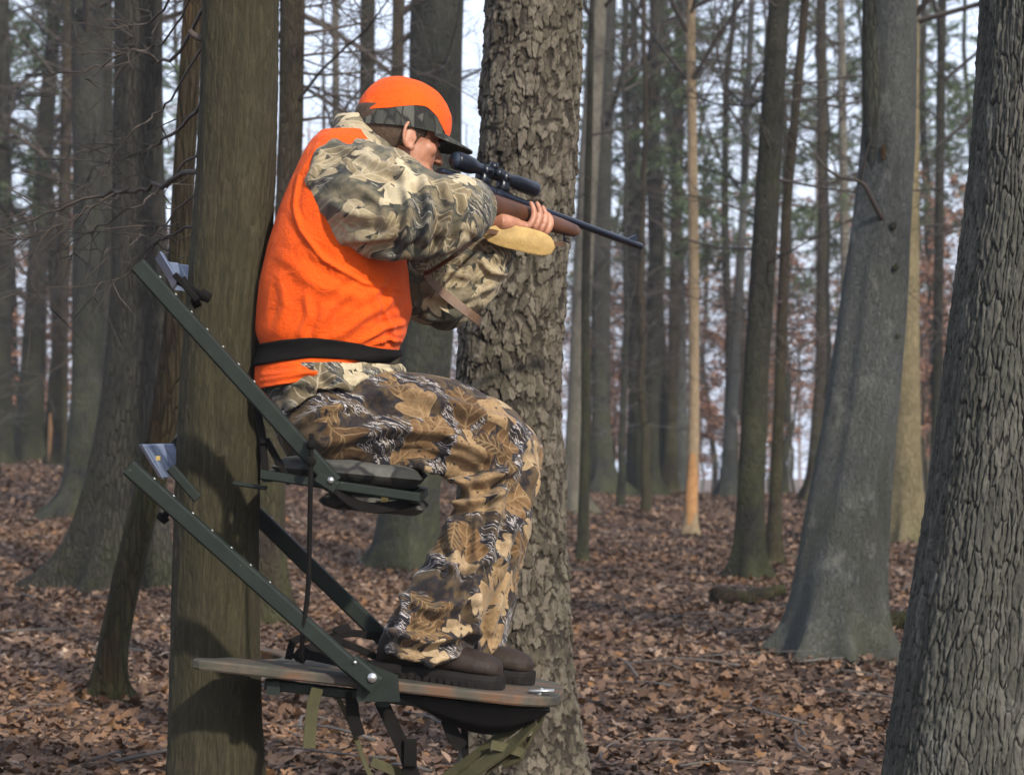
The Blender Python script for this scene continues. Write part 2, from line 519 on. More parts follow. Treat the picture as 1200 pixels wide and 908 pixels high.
# ---- camouflage cloth: oak leaves over bark streaks, all procedural
def camo(name, base, streak_dark, streak_light, leaves, holes, coord_scale=1.0, vein=(0.75, 0.62, 0.42), contrast=1.0, wrinkle=0.4):
    m, nt, b = new_mat(name); g = G(nt)
    p = g.coord()
    sep = g.n('ShaderNodeSeparateXYZ'); g.link(p, sep.inputs[0])
    u = g.math('ADD', sep.outputs[0], g.math('MULTIPLY', sep.outputs[1], 0.62))
    v = g.math('ADD', sep.outputs[2], g.math('MULTIPLY', sep.outputs[1], 0.45))
    comb = g.n('ShaderNodeCombineXYZ'); g.link(u, comb.inputs[0]); g.link(v, comb.inputs[1])
    uv0 = g.scale(comb.outputs[0], coord_scale)
    wob = g.scale(g.vmath('SUBTRACT', g.noise(uv0, 22, 2, out=1), (0.5, 0.5, 0.5)), 0.018)
    uv = g.vmath('ADD', uv0, wob)
    flat = g.n('ShaderNodeVectorMath', operation='MULTIPLY'); g.link(uv, flat.inputs[0]); flat.inputs[1].default_value = (1, 1, 0)
    uv = flat.outputs[0]
    n0 = g.noise(uv, 11, 3, 0.6)
    col = g.ramp(n0, [(0.36, base[0]), (0.46, base[1]), (0.56, base[2]), (0.68, base[0])], 'LINEAR')
    # bark and twig streaks
    ang = g.mapping(uv, (1, 1, 1), rot=(0, 0, 0.6))
    stv = g.mapping(ang, (0.28, 1.6, 1))
    s1 = g.noise(stv, 34, 4, 0.7, 0.25)
    patch = g.ramp(g.noise(uv, 6.5, 2, 0.5), [(0.48, 0.0), (0.53, 1.0)])
    dk = g.math('MULTIPLY', g.ramp(s1, [(0.47, 0.0), (0.52, 1.0)]), patch)
    col = g.mix(dk, col, streak_dark)
    ridge = g.ramp(g.math('ABSOLUTE', g.math('SUBTRACT', g.noise(stv, 30, 4, 0.7, 0.35), 0.5)), [(0.0, 1.0), (0.008, 1.0), (0.018, 0.0)])
    col = g.mix(g.math('MULTIPLY', ridge, patch), col, streak_light)
    bump_h = s1
    for li, (scale, L, W, c1, c2, c3, seed, keep) in enumerate(leaves):
        off = g.vmath('ADD', uv, (seed * 3.17, seed * 1.73, 0))
        vo = g.vor(off, scale, 'F1', '2D', 0.75)
        d = g.vmath('SUBTRACT', off, vo.outputs['Position'])
        sc = g.n('ShaderNodeSeparateColor'); g.link(vo.outputs['Color'], sc.inputs[0])
        rot = g.n('ShaderNodeVectorRotate', rotation_type='Z_AXIS'); g.link(d, rot.inputs['Vector'])
        g.link(g.math('MULTIPLY', sc.outputs[0], 6.283), rot.inputs['Angle'])
        s2 = g.n('ShaderNodeSeparateXYZ'); g.link(rot.outputs[0], s2.inputs[0])
        a, bb = s2.outputs[0], s2.outputs[1]
        def leaf(a, bb, grow=0.0):
            t = g.math('DIVIDE', a, L)
            ab = g.math('ABSOLUTE', bb)
            # lobes lean forward along the midrib
            tt = g.math('SUBTRACT', t, g.math('MULTIPLY', ab, 0.55 / L))
            prof = g.math('POWER', g.math('MAXIMUM', g.math('SUBTRACT', 1.0, g.math('MULTIPLY', t, t)), 0.0), 0.75)
            taper = g.math('ADD', 0.85, g.math('MULTIPLY', t, 0.25))
            lob = g.math('ADD', 0.42, g.math('MULTIPLY', g.math('ABSOLUTE', g.math('SINE', g.math('MULTIPLY', tt, 4.9))), 0.62))
            w = g.math('MULTIPLY', g.math('MULTIPLY', g.math('MULTIPLY', prof, taper), lob), W)
            dd = g.math('SUBTRACT', g.math('ADD', w, grow), ab)
            return dd, ab
        dd, ab = leaf(a, bb)
        keepm = g.math('LESS_THAN', sc.outputs[1], keep)
        # printed dark surround under each leaf
        dd2, _ = leaf(g.math('SUBTRACT', a, 0.006), g.math('ADD', bb, 0.007), 0.003)
        sh = g.math('MULTIPLY', g.ramp(dd2, [(0.0, 0.0), (0.002, 1.0)]), keepm)
        col = g.mix(g.math('MULTIPLY', sh, 0.85), col, holes)
        mask = g.math('MULTIPLY', g.ramp(dd, [(0.0, 0.0), (0.0012, 1.0)]), keepm)
        tone = g.math('ADD', g.math('MULTIPLY', sc.outputs[2], 0.7), g.math('MULTIPLY', g.noise(uv, 60, 3, 0.6), 0.55))
        lc = g.ramp(tone, [(0.25, c1), (0.6, c2), (0.95, c3)])
        mid = g.ramp(ab, [(0.0, 1.0), (0.0012, 1.0), (0.0022, 0.0)])
        vfr = g.math('PINGPONG', g.math('SUBTRACT', a, g.math('MULTIPLY', ab, 0.9)), L * 0.16)
        vn = g.ramp(vfr, [(0.0, 1.0), (0.0010, 0.7), (0.0019, 0.0)])
        lc = g.mix(g.math('MULTIPLY', g.math('MAXIMUM', mid, vn), 0.6), lc, vein)
        edge = g.ramp(dd, [(0.0, 1.0), (0.0025, 0.0)])
        lc = g.mix(g.math('MULTIPLY', edge, 0.5), lc, vein)
        # dark holes through the leaf
        hol = g.ramp(g.noise(off, 48, 2, 0.5), [(0.66, 0.0), (0.69, 1.0)])
        lc = g.mix(hol, lc, holes)
        col = g.mix(mask, col, lc)
    g.link(col, b.inputs['Base Color'])
    b.inputs['Roughness'].default_value = 0.85
    b.inputs['Specular IOR Level'].default_value = 0.25
    b.inputs['Sheen Weight'].default_value = 0.08
    wr = g.noise(p, 30, 4, 0.6, 1.0)
    wv = g.noise(p, 420, 2, 0.5)
    nb = g.bump(wr, wrinkle, 0.012)
    g.link(g.bump(wv, 0.12, 0.002, nb), b.inputs['Normal'])
    return m

M['camo_jacket'] = camo('camo_jacket_cloth', [(0.10, 0.088, 0.06), (0.05, 0.053, 0.042), (0.17, 0.145, 0.095)], (0.03, 0.032, 0.035), (0.30, 0.285, 0.24),
    [(8.5, 0.085, 0.062, (0.085, 0.068, 0.042), (0.20, 0.16, 0.095), (0.34, 0.29, 0.195), 1, 0.75),
     (13.0, 0.055, 0.04, (0.07, 0.055, 0.034), (0.21, 0.17, 0.10), (0.40, 0.35, 0.24), 4, 0.55)],
    (0.022, 0.022, 0.02), vein=(0.40, 0.35, 0.25), coord_scale=1.15)
M['camo_trousers'] = camo('camo_trousers_cloth', [(0.040, 0.027, 0.017), (0.012, 0.011, 0.015), (0.075, 0.052, 0.028)], (0.010, 0.010, 0.016), (0.42, 0.40, 0.40),
    [(6.6, 0.105, 0.08, (0.04, 0.022, 0.010), (0.115, 0.065, 0.028), (0.27, 0.185, 0.10), 2, 0.62),
     (10.5, 0.06, 0.046, (0.045, 0.026, 0.012), (0.125, 0.076, 0.034), (0.35, 0.27, 0.17), 7, 0.48)],
    (0.014, 0.012, 0.015), vein=(0.27, 0.19, 0.10), coord_scale=1.45)
def camo_dark(name, c1, c2, c3, gap, scale=22, stretch=0.4):
    m, nt, b = new_mat(name); g = G(nt)
    co = g.mapping(g.coord(), (1, 0.6, stretch))
    w = g.vmath('ADD', co, g.scale(g.noise(co, 20, 2, out=1), 0.03))
    vo = g.vor(w, scale, 'F1'); e = g.vor(w, scale, 'DISTANCE_TO_EDGE').outputs['Distance']
    sc = g.n('ShaderNodeSeparateColor'); g.link(vo.outputs['Color'], sc.inputs[0])
    col = g.ramp(g.math('ADD', g.math('MULTIPLY', sc.outputs[0], 0.7), g.math('MULTIPLY', g.noise(co, 60, 3), 0.4)), [(0.2, c1), (0.6, c2), (0.95, c3)])
    col = g.mix(g.ramp(e, [(0.03, 1.0), (0.10, 0.0)]), col, gap)
    g.link(col, b.inputs['Base Color']); b.inputs['Roughness'].default_value = 0.9
    g.link(g.bump(g.noise(g.coord(), 300, 2), 0.2, 0.002), b.inputs['Normal'])
    return m
M['camo_cap'] = camo_dark('camo_cap_cloth', (0.016, 0.018, 0.015), (0.03, 0.032, 0.027), (0.075, 0.078, 0.068), (0.006, 0.006, 0.006), 52, 0.35)
M['camo_seat'] = camo_dark('camo_cushion_cloth', (0.016, 0.017, 0.015), (0.035, 0.035, 0.030), (0.085, 0.085, 0.075), (0.008, 0.008, 0.008), 16, 0.8)

def orange_mat():
    m, nt, b = new_mat('blaze_orange_knit'); g = G(nt)
    co = g.coord()
    n = g.noise(co, 260, 3, 0.7); n2 = g.noise(co, 9, 3, 0.6)
    g.link(g.ramp(g.math('ADD', g.math('MULTIPLY', n, 0.6), g.math('MULTIPLY', n2, 0.4)), [(0.33, (0.54, 0.052, 0.002)), (0.67, (0.74, 0.098, 0.003))]), b.inputs['Base Color'])
    b.inputs['Roughness'].default_value = 0.8
    b.inputs['Specular IOR Level'].default_value = 0.2
    b.inputs['Sheen Weight'].default_value = 0.05
    nb = g.bump(g.noise(co, 22, 5, 0.6, 0.8), 0.6, 0.014)
    g.link(g.bump(n, 0.6, 0.004, nb), b.inputs['Normal'])
    return m
M['orange'] = orange_mat()

def skin_mat():
    m, nt, b = new_mat('skin'); g = G(nt)
    co = g.coord()
    n = g.noise(co, 38, 4, 0.6)
    g.link(g.ramp(n, [(0.3, (0.27, 0.115, 0.07)), (0.7, (0.38, 0.185, 0.115))]), b.inputs['Base Color'])
    b.inputs['Roughness'].default_value = 0.5
    b.inputs['Subsurface Weight'].default_value = 0.15
    b.inputs['Subsurface Radius'].default_value = (0.01, 0.004, 0.002)
    g.link(g.bump(g.noise(co, 320, 3), 0.2, 0.001), b.inputs['Normal'])
    return m
M['skin'] = skin_mat()
M['hair'] = simple_mat('dark_brown_hair', (0.05, 0.03, 0.018), 0.7, var=0.4, vscale=120, bump=0.6, bscale=260)
M['leather'] = simple_mat('tan_leather', (0.32, 0.215, 0.075), 0.75, var=0.28, vscale=28, bump=0.4, bscale=180)
M['sling'] = simple_mat('brown_leather_strap', (0.10, 0.055, 0.03), 0.6, var=0.3)
M['belt'] = simple_mat('black_webbing', (0.006, 0.0055, 0.0055), 0.9, spec=0.12, var=0.3, bump=0.3, bscale=500)
M['webbing_olive'] = simple_mat('olive_webbing', (0.038, 0.036, 0.013), 0.85, var=0.3, bump=0.3, bscale=500)
M['boot'] = simple_mat('brown_boot_leather', (0.020, 0.013, 0.010), 0.65, spec=0.25, var=0.4, vscale=20, bump=0.35, bscale=140)
M['sole'] = simple_mat('black_rubber_sole', (0.010, 0.009, 0.009), 0.8, spec=0.15, var=0.3)
M['gun_blue'] = simple_mat('blued_steel', (0.010, 0.014, 0.028), 0.32, metal=0.6, var=0.2, bump=0.03, spec=0.6)
M['gun_black'] = simple_mat('black_scope_metal', (0.007, 0.010, 0.018), 0.3, metal=0.3, var=0.2, bump=0.03)
M['glass'] = simple_mat('dark_lens_glass', (0.02, 0.03, 0.05), 0.05, var=0.1, bump=0)
M['walnut'] = simple_mat('walnut_stock', (0.075, 0.032, 0.018), 0.4, var=0.4, vscale=14, bump=0.06)
M['recoil_pad'] = simple_mat('recoil_pad_rubber', (0.30, 0.05, 0.03), 0.7, bump=0)
M['zinc'] = simple_mat('zinc_bolt', (0.45, 0.47, 0.48), 0.35, metal=0.8, var=0.2)

def painted_metal():
    m, nt, b = new_mat('dark_green_painted_steel'); g = G(nt)
    co = g.coord()
    n = g.noise(co, 26, 5, 0.7); sc = g.noise(g.mapping(co, (1, 1, 1), rot=(0.3, 0.7, 0.2)), 150, 5, 0.8)
    col = g.ramp(n, [(0.3, (0.005, 0.009, 0.0075)), (0.7, (0.011, 0.017, 0.014))])
    chip = g.ramp(g.math('MULTIPLY', n, sc), [(0.40, 0.0), (0.43, 1.0)])
    col = g.mix(chip, col, (0.16, 0.17, 0.16))
    g.link(col, b.inputs['Base Color']); b.inputs['Roughness'].default_value = 0.55
    b.inputs['Specular IOR Level'].default_value = 0.25
    g.link(g.bump(sc, 0.2, 0.002), b.inputs['Normal'])
    return m
M['green_steel'] = painted_metal()
M['blade'] = simple_mat('galvanised_blade_plate', (0.15, 0.19, 0.29), 0.38, metal=0.35, var=0.25, vscale=24, bump=0.05)

def deck_mat():
    m, nt, b = new_mat('weathered_camo_painted_wood'); g = G(nt)
    co = g.coord()
    gr = g.noise(g.mapping(co, (1.2, 14, 14)), 9, 5, 0.7)
    pt = g.noise(co, 8, 3, 0.5)
    col = g.ramp(pt, [(0.36, (0.022, 0.020, 0.018)), (0.44, (0.03, 0.033, 0.022)), (0.5, (0.060, 0.046, 0.033)), (0.56, (0.095, 0.046, 0.021)), (0.64, (0.045, 0.042, 0.037))], 'LINEAR')
    col = g.mix(g.ramp(gr, [(0.45, 0.0), (0.7, 0.7)]), col, (0.075, 0.057, 0.041))
    g.link(col, b.inputs['Base Color']); b.inputs['Roughness'].default_value = 0.75
    g.link(g.bump(gr, 0.5, 0.004), b.inputs['Normal'])
    return m
M['deck'] = deck_mat()
M['yellow'] = simple_mat('yellow_tag', (0.32, 0.24, 0.07), 0.6, bump=0)

def litter_ramp(g, t):
    return g.ramp(t, [(0.0, (0.016, 0.010, 0.007)), (0.25, (0.055, 0.032, 0.021)), (0.48, (0.108, 0.064, 0.042)), (0.66, (0.165, 0.106, 0.070)), (0.78, (0.24, 0.155, 0.10)), (0.88, (0.18, 0.135, 0.11)), (1.0, (0.42, 0.32, 0.23))])
def ground_mat():
    m, nt, b = new_mat('forest_floor'); g = G(nt)
    p = g.pos()
    w = g.vmath('ADD', p, g.scale(g.noise(p, 9, 2, out=1), 0.05))
    vo = g.vor(w, 13, 'F1'); sc = g.n('ShaderNodeSeparateColor'); g.link(vo.outputs['Color'], sc.inputs[0])
    e = g.vor(w, 13, 'DISTANCE_TO_EDGE').outputs['Distance']
    n = g.noise(p, 0.8, 4, 0.6); n2 = g.noise(p, 60, 3, 0.6)
    t = g.math('ADD', g.math('MULTIPLY', sc.outputs[0], 0.55), g.math('ADD', g.math('MULTIPLY', n, 0.25), g.math('MULTIPLY', n2, 0.25)))
    col = litter_ramp(g, t)
    col = g.mix(g.ramp(e, [(0.0, 0.8), (0.12, 0.0)]), col, (0.02, 0.014, 0.01))
    g.link(col, b.inputs['Base Color']); b.inputs['Roughness'].default_value = 0.9
    b.inputs['Specular IOR Level'].default_value = 0.15
    g.link(g.bump(g.math('ADD', e, g.math('MULTIPLY', sc.outputs[1], 0.5)), 0.8, 0.04), b.inputs['Normal'])
    return m
M['ground'] = ground_mat()
def litter_mat():
    m, nt, b = new_mat('dead_oak_leaves'); g = G(nt)
    t = g.attr('tone'); wm = g.attr('warm')
    n = g.noise(g.pos(), 120, 2, 0.6)
    col = litter_ramp(g, g.math('ADD', t, g.math('MULTIPLY', g.math('SUBTRACT', n, 0.5), 0.25)))
    col = g.mix(wm, col, g.mix(n, (0.13, 0.06, 0.022), (0.26, 0.13, 0.045)))  # orange-lit patches go into the leaf colour, along with stray russet leaves
    g.link(col, b.inputs['Base Color']); b.inputs['Roughness'].default_value = 0.7
    b.inputs['Specular IOR Level'].default_value = 0.3
    return m
M['litter'] = litter_mat()
def leaf_mat(name, c1, c2, rough=0.8):
    m, nt, b = new_mat(name); g = G(nt)
    info = g.n('ShaderNodeNewGeometry').outputs['Random Per Island']
    g.link(g.ramp(info, [(0.0, c1), (1.0, c2)]), b.inputs['Base Color']); b.inputs['Roughness'].default_value = rough
    return m
M['needles'] = leaf_mat('pine_needles', (0.030, 0.052, 0.028), (0.085, 0.12, 0.045))
M['rust_leaf'] = leaf_mat('rust_leaves', (0.20, 0.095, 0.062), (0.32, 0.18, 0.12))


# ================================================================== forest floor
def build_ground():
    def axis(lo, hi, c, n):
        t = np.linspace(-1, 1, n)
        s = np.sign(t) * np.abs(t) ** 2.2
        return np.where(s < 0, c + s * (c - lo), c + s * (hi - c))
    xs = axis(-150, 150, 0, 240); ys = axis(-14, 250, 12, 260)
    X, Y = np.meshgrid(xs, ys)
    Z = gz(X, Y) - 0.012
    V = np.stack([X.ravel(), Y.ravel(), Z.ravel()], 1)
    nx, ny = len(xs), len(ys)
    i = np.arange(ny - 1)[:, None] * nx + np.arange(nx - 1)[None, :]
    F = np.stack([i, i + 1, i + nx + 1, i + nx], -1).reshape(-1, 4)
    o = obj('ground', mesh_np('ground', V, F, M['ground']))
    tag(o, kind='structure')
build_ground()

def build_litter():
    rng = np.random.default_rng(11)
    pts = []
    y = 2.5
    while y < 44:
        dy = 0.5
        w = 0.27 * y + 1.6
        dens = 640.0 if y < 15 else 640.0 * (15 / y) ** 1.5
        if y < 6: dens *= 0.6
        n = int(2 * w * dy * dens)
        pts.append(np.stack([rng.uniform(-w, w, n), y + rng.uniform(0, dy, n)], 1))
        y += dy
    p = np.concatenate(pts); n = len(p)
    z = gz(p[:, 0], p[:, 1])
    # outline of a lobed oak leaf, ten points round a centre
    ang = np.array([0, 28, 48, 82, 112, 150, 210, 248, 278, 312, 332]) * math.pi / 180
    rad = np.array([1.0, 0.66, 0.80, 0.52, 0.66, 0.55, 0.55, 0.66, 0.52, 0.80, 0.66])
    K = len(ang)
    lx = np.concatenate([[0], np.cos(ang) * rad * 1.15]); ly = np.concatenate([[0], np.sin(ang) * rad * 0.85])
    size = rng.uniform(0.016, 0.038, n) * np.where(p[:, 1] > 15, (p[:, 1] / 15) ** 0.35, 1)
    jx = rng.uniform(0.8, 1.2, (n, K + 1)); jy = rng.uniform(0.75, 1.25, (n, K + 1))
    X = lx[None] * jx * size[:, None]; Y = ly[None] * jy * size[:, None]
    curl = rng.uniform(-6, 14, n)[:, None]; fold = rng.uniform(-4, 16, n)[:, None]
    Z = curl * X ** 2 + fold * Y ** 2 + rng.normal(0, 0.10, (n, K + 1)) * size[:, None]
    a = rng.uniform(0, 2 * math.pi, n); tilt = np.abs(rng.normal(0, 0.42, n)); ta = rng.uniform(0, 2 * math.pi, n)
    ca, sa = np.cos(a)[:, None], np.sin(a)[:, None]
    X, Y = X * ca - Y * sa, X * sa + Y * ca
    ax, ay = np.cos(ta)[:, None], np.sin(ta)[:, None]
    d = X * ax + Y * ay                                  # along the tilt
    ct, st = np.cos(tilt)[:, None], np.sin(tilt)[:, None]
    X2 = X + ax * (d * (ct - 1) - Z * st); Y2 = Y + ay * (d * (ct - 1) - Z * st); Z2 = d * st + Z * ct
    low = Z2.min(1)
    V = np.stack([p[:, :1] + X2, p[:, 1:] + Y2, z[:, None] + Z2 - low[:, None] * 0.75 + rng.uniform(0.0, 0.022, n)[:, None]], -1).reshape(-1, 3)
    k = np.arange(K)
    f0 = np.stack([np.zeros(K, int), 1 + k, 1 + (k + 1) % K], 1)
    F = (np.arange(n)[:, None, None] * (K + 1) + f0[None]).reshape(-1, 3)
    q = np.stack([p[:, 0] * 0.9, p[:, 1] * 0.55, np.zeros(n)], 1)
    big = fbm(q, 3, 21)
    tone = np.clip(rng.beta(2.0, 2.3, n) * 0.95 + big * 0.10, 0, 1)
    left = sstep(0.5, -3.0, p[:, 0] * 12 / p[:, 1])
    warm = np.clip((fbm(q * 1.3, 3, 44) - 0.25) * 0.6 + left * 0.16, 0, 0.75) * rng.uniform(0, 1, n) * (1 - 0.6 * sstep(12, 22, p[:, 1]))  # patches of orange light painted into the leaf colour, stronger to the left
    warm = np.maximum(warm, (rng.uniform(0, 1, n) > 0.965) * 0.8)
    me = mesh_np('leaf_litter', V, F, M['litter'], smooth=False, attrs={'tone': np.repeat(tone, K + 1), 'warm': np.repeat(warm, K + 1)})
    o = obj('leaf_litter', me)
    tag(o, 'carpet of dry brown fallen oak leaves covering the forest floor', 'leaf litter', kind='stuff')
build_litter()

def build_sticks():
    rng = np.random.default_rng(19); mb = MB()
    for k in range(260):
        y = rng.uniform(6.5, 30); x = rng.uniform(-.26, .26) * y; a = rng.uniform(0, math.pi); L = rng.uniform(.12, .6)
        z = gzf(x, y) + .03
        c = curve([(x, y, z), (x + math.cos(a) * L * .5, y + math.sin(a) * L * .5, z + rng.uniform(0, .03)), (x + math.cos(a + rng.normal(0, .3)) * L, y + math.sin(a) * L, z + rng.uniform(-.02, .03))], 6)
        mb.tube(c, np.linspace(1, .4, 6) * rng.uniform(.003, .008), 5)
    tag(obj('fallen_twigs', mb, M['twig_grey']), 'thin fallen twigs scattered over the leaves', 'twigs', kind='stuff')
build_sticks()

# ================================================================== trees
def path_from(prof, Y, base_py=None, height=None):
    """photo profile -> world z, x centre, radius arrays from bottom to top"""
    pr = sorted(prof, key=lambda q: -q[1])
    z = np.array([EYE + (HORIZ - q[1]) / FPX * Y for q in pr])
    x = np.array([(q[0] - 600) / FPX * Y for q in pr])
    r = np.array([q[2] / 2 / FPX * Y for q in pr])
    if height and height > z[-1] + 0.3:
        sx = (x[-1] - x[-2]) / (z[-1] - z[-2]); sr = (r[-1] - r[0]) / (z[-1] - z[0])
        zt = height
        xm = x[-1] + sx * (zt - z[-1]) * 0.6
        z = np.append(z, [(z[-1] + zt) / 2, zt]); x = np.append(x, [(x[-1] + xm) / 2 + 0.02, xm])
        r = np.append(r, [r[-1] * 0.8, r[-1] * 0.35])
    return z, x, r

def smooth_interp(zq, z, v):
    dz = 0.12
    return sum(np.interp(zq + k * dz, z, v) * w for k, w in ((-2, .1), (-1, .2), (0, .4), (1, .2), (2, .1)))

def trunk_verts(z, x, r, Y, zs, nseg, flare=(0.5, 0.25, 5), seed=0, lump=0.05, dispf=None, yoff=0.0, zb=None, front=0.0):
    cx = smooth_interp(zs, z, x); rr = smooth_interp(zs, z, r)
    th = np.linspace(0, 2 * math.pi, nseg, endpoint=False)
    th = th - front * np.sin(th)          # finer facets where the bark is seen close
    TH, ZZ = np.meshgrid(th, zs)
    RR = np.repeat(rr[:, None], nseg, 1)
    b = z[0] if zb is None else zb
    fa, fh, nl = flare
    lob = 0.55 + 0.45 * np.cos(nl * TH + seed * 1.7 + 0.5 * np.sin(2 * TH + seed))
    RR = RR * (1 + fa * np.exp(-np.maximum(ZZ - b, 0) / fh) * (0.45 + lob) + 0.10 * fa * np.exp(-np.maximum(ZZ - b, 0) / (fh * 3)))
    q = np.stack([np.cos(TH).ravel() * 1.3, np.sin(TH).ravel() * 1.3, ZZ.ravel() * 1.1 / max(r[0], .05) * 0.12 + seed * 7.3], 1)
    toe = np.maximum(np.cos(nl * TH + seed * 1.7 + 0.9 * np.sin(2 * TH + seed)), 0) ** 1.5
    RR = RR * (1 + fa * (1.1 * np.exp(-np.maximum(ZZ - b, 0) / (fh * .35)) * toe + 0.35 * np.exp(-np.maximum(ZZ - b, 0) / (fh * 1.6)) * toe))
    RR = RR * (1 + lump * (1 + 1.2 * np.exp(-np.maximum(ZZ - b, 0) / .5) * (fa > .5)) * fbm(q, 3, seed).reshape(RR.shape))
    extra = None
    if dispf is not None:
        d, extra = dispf(TH, ZZ, RR)
        RR = RR + d
    cy = Y + yoff
    V = np.stack([cx[:, None] + RR * np.sin(TH), cy - RR * np.cos(TH) + 0 * cx[:, None], ZZ], -1).reshape(-1, 3)
    n = len(zs)
    i = np.arange(n - 1)[:, None] * nseg; j = np.arange(nseg)[None, :]; k = (j + 1) % nseg
    F = np.stack([i + j, i + k, i + nseg + k, i + nseg + j], -1).reshape(-1, 4)
    return V, F, cx, rr, extra

def grow(mb, rng, p, d, L, r, lvl, droop=0.0, wander=0.25, sides=3, kids=(5, 3), tips=None):
    m = 6 if lvl == 0 else (5 if lvl == 1 else 4)
    pts = [np.array(p, float)]; d = np.array(d, float); d /= np.linalg.norm(d)
    dirs = [d]
    for i in range(m - 1):
        d = d + rng.normal(0, wander, 3) * 0.5 + np.array((0, 0, -droop + 0.04))
        d /= np.linalg.norm(d)
        pts.append(pts[-1] + d * L / (m - 1)); dirs.append(d)
    rad = r * np.linspace(1, 0.25, m)
    mb.tube(pts, rad, sides, cap=False)
    if tips is not None: tips.append((pts, dirs, L, lvl))
    if lvl < len(kids):
        for c in range(kids[lvl]):
            t = rng.uniform(0.2, 0.97) * (m - 1); i = min(int(t), m - 2); f = t - i
            q = pts[i] * (1 - f) + pts[i + 1] * f
            side = rng.normal(0, 1, 3); side[2] *= 0.45
            side -= side.dot(dirs[i]) * dirs[i]; side /= max(np.linalg.norm(side), 1e-6)
            dd = dirs[i] * 0.62 + side * 0.8
            grow(mb, rng, q, dd, L * rng.uniform(0.32, 0.62), max(r * 0.5, 0.0022), lvl + 1, droop, wander, sides, kids, tips)

def branches(mb, rng, cxf, Y, z0, z1, n, Lr=(0.8, 2.2), rr=(0.008, 0.02), up=0.25, droop=0.0, kids=(5, 3), toward=None):
    for k in range(n):
        z = rng.uniform(z0, z1)
        a = rng.uniform(0, 2 * math.pi)
        L = rng.uniform(*Lr)
        d = (math.cos(a), math.sin(a), rng.normal(up, 0.22))
        x, rad = cxf(z)
        p = np.array((x + math.cos(a) * rad * 0.8, Y + math.sin(a) * rad * 0.8, z))
        grow(mb, rng, p, d, L, rng.uniform(*rr) * (L / 1.5), 0, droop, 0.3, 3, kids)

TREE_ROOTS = {}
def tree(key, label, prof, mat, Y=None, base=None, height=9.0, flare=(0.5, 0.25, 5), seed=1, nb=10, zb=(1.6, 4.0), Lr=(0.6, 1.8), up=0.15,
         twig='twig', crown_n=14, name='bare_tree', lump=0.05, kids=(5, 3), droop=0.0, rr=(0.006, 0.014)):
    if base is not None:
        Y = base_depth(base[0], base[1])
        prof = list(prof) + [(base[0], base[1], base[2])]
    z, x, r = path_from(prof, Y, None, height)
    ground = gzf(x[0], Y)
    z[0] = ground if base is not None else z[0]
    px_w = r[0] * 2 / Y * FPX
    nseg = int(np.clip(px_w * 0.9, 14, 44))
    step = 0.05 * Y / 8
    zs = np.concatenate([np.arange(ground - 0.15, 5.2, step), np.arange(5.2, height, 0.5), [height]])
    root = empty(name, (x[0], Y, ground), label, 'tree')
    V, F, cx, rad, _ = trunk_verts(z, x, r, Y, zs, nseg, flare, seed, lump, zb=ground)
    obj('trunk', mesh_np('trunk', V, F, M[mat]), parent=root)
    rng = np.random.default_rng(seed + 100)
    cxf = lambda zz: (float(np.interp(zz, zs, cx)), float(np.interp(zz, zs, rad)))
    mb = MB()
    if nb: branches(mb, rng, cxf, Y, zb[0], zb[1], nb, Lr, rr, up, droop, kids)
    branches(mb, rng, cxf, Y, max(zb[1], height * 0.5), height * 0.98, crown_n, (1.0, 2.6), (0.012, 0.03), 0.6, 0, (4, 2))
    obj('crown', mb, M[twig], root)
    TREE_ROOTS[key] = (root, cxf, Y)
    return root, cxf, Y

# ---- three foreground trunks with bark built as relief
def flakes(scale_u, scale_v, depth, seed, fine=0.0012):
    """overlapping curled bark scales: the highest of several loose layers shows"""
    def f(TH, ZZ, RR):
        r0 = float(RR.mean())
        x3, y3, z3 = np.cos(TH).ravel() * r0, np.sin(TH).ravel() * r0, ZZ.ravel()
        q = np.stack([x3, y3, z3], 1)
        wu = 0.26 * fbm(q * 26, 2, seed + 1) + 0.15 * fbm(q * 95, 2, seed + 2)
        wv = 0.40 * fbm(q * 24, 2, seed + 3) + 0.16 * fbm(q * 85, 2, seed + 4)
        best = np.full(x3.shape, -9.0); pid = np.zeros(x3.shape); ew = np.zeros(x3.shape)
        for k, (su, sv) in enumerate(((1.0, 1.0), (0.8, 0.75), (1.2, 0.9))):
            per_ = max(6, int(round(2 * math.pi * r0 / (scale_u * su))))
            u = (TH / (2 * math.pi) * per_).ravel() + wu / su ** .5; v = z3 / (scale_v * sv) + wv / sv ** .5 + k * 5.3
            f1, f2, rid, lx, ly = voronoi(u, v, per_, seed + 31 * k, 0.95)
            h = (rid * 0.8 - 0.12 * k) - 0.60 * ly + 0.9 * ((rid * 9.7) % 1 - 0.5) * lx - 0.55 * (1 - sstep(0, .14, f2 - f1))
            m = h > best
            best = np.where(m, h, best); pid = np.where(m, (rid * 5.31 + k * .37) % 1, pid); ew = np.where(m, f2 - f1, ew)
        d = depth * (best - 0.75) + fine * fbm(q * 160, 2, seed + 5) * 1.3 + depth * 0.5 * fbm(q * 9, 2, seed + 6)
        return d.reshape(TH.shape), (pid, np.maximum(1 - sstep(0.02, 0.16, ew), 1 - sstep(0.10, 0.60, best)))
    return f

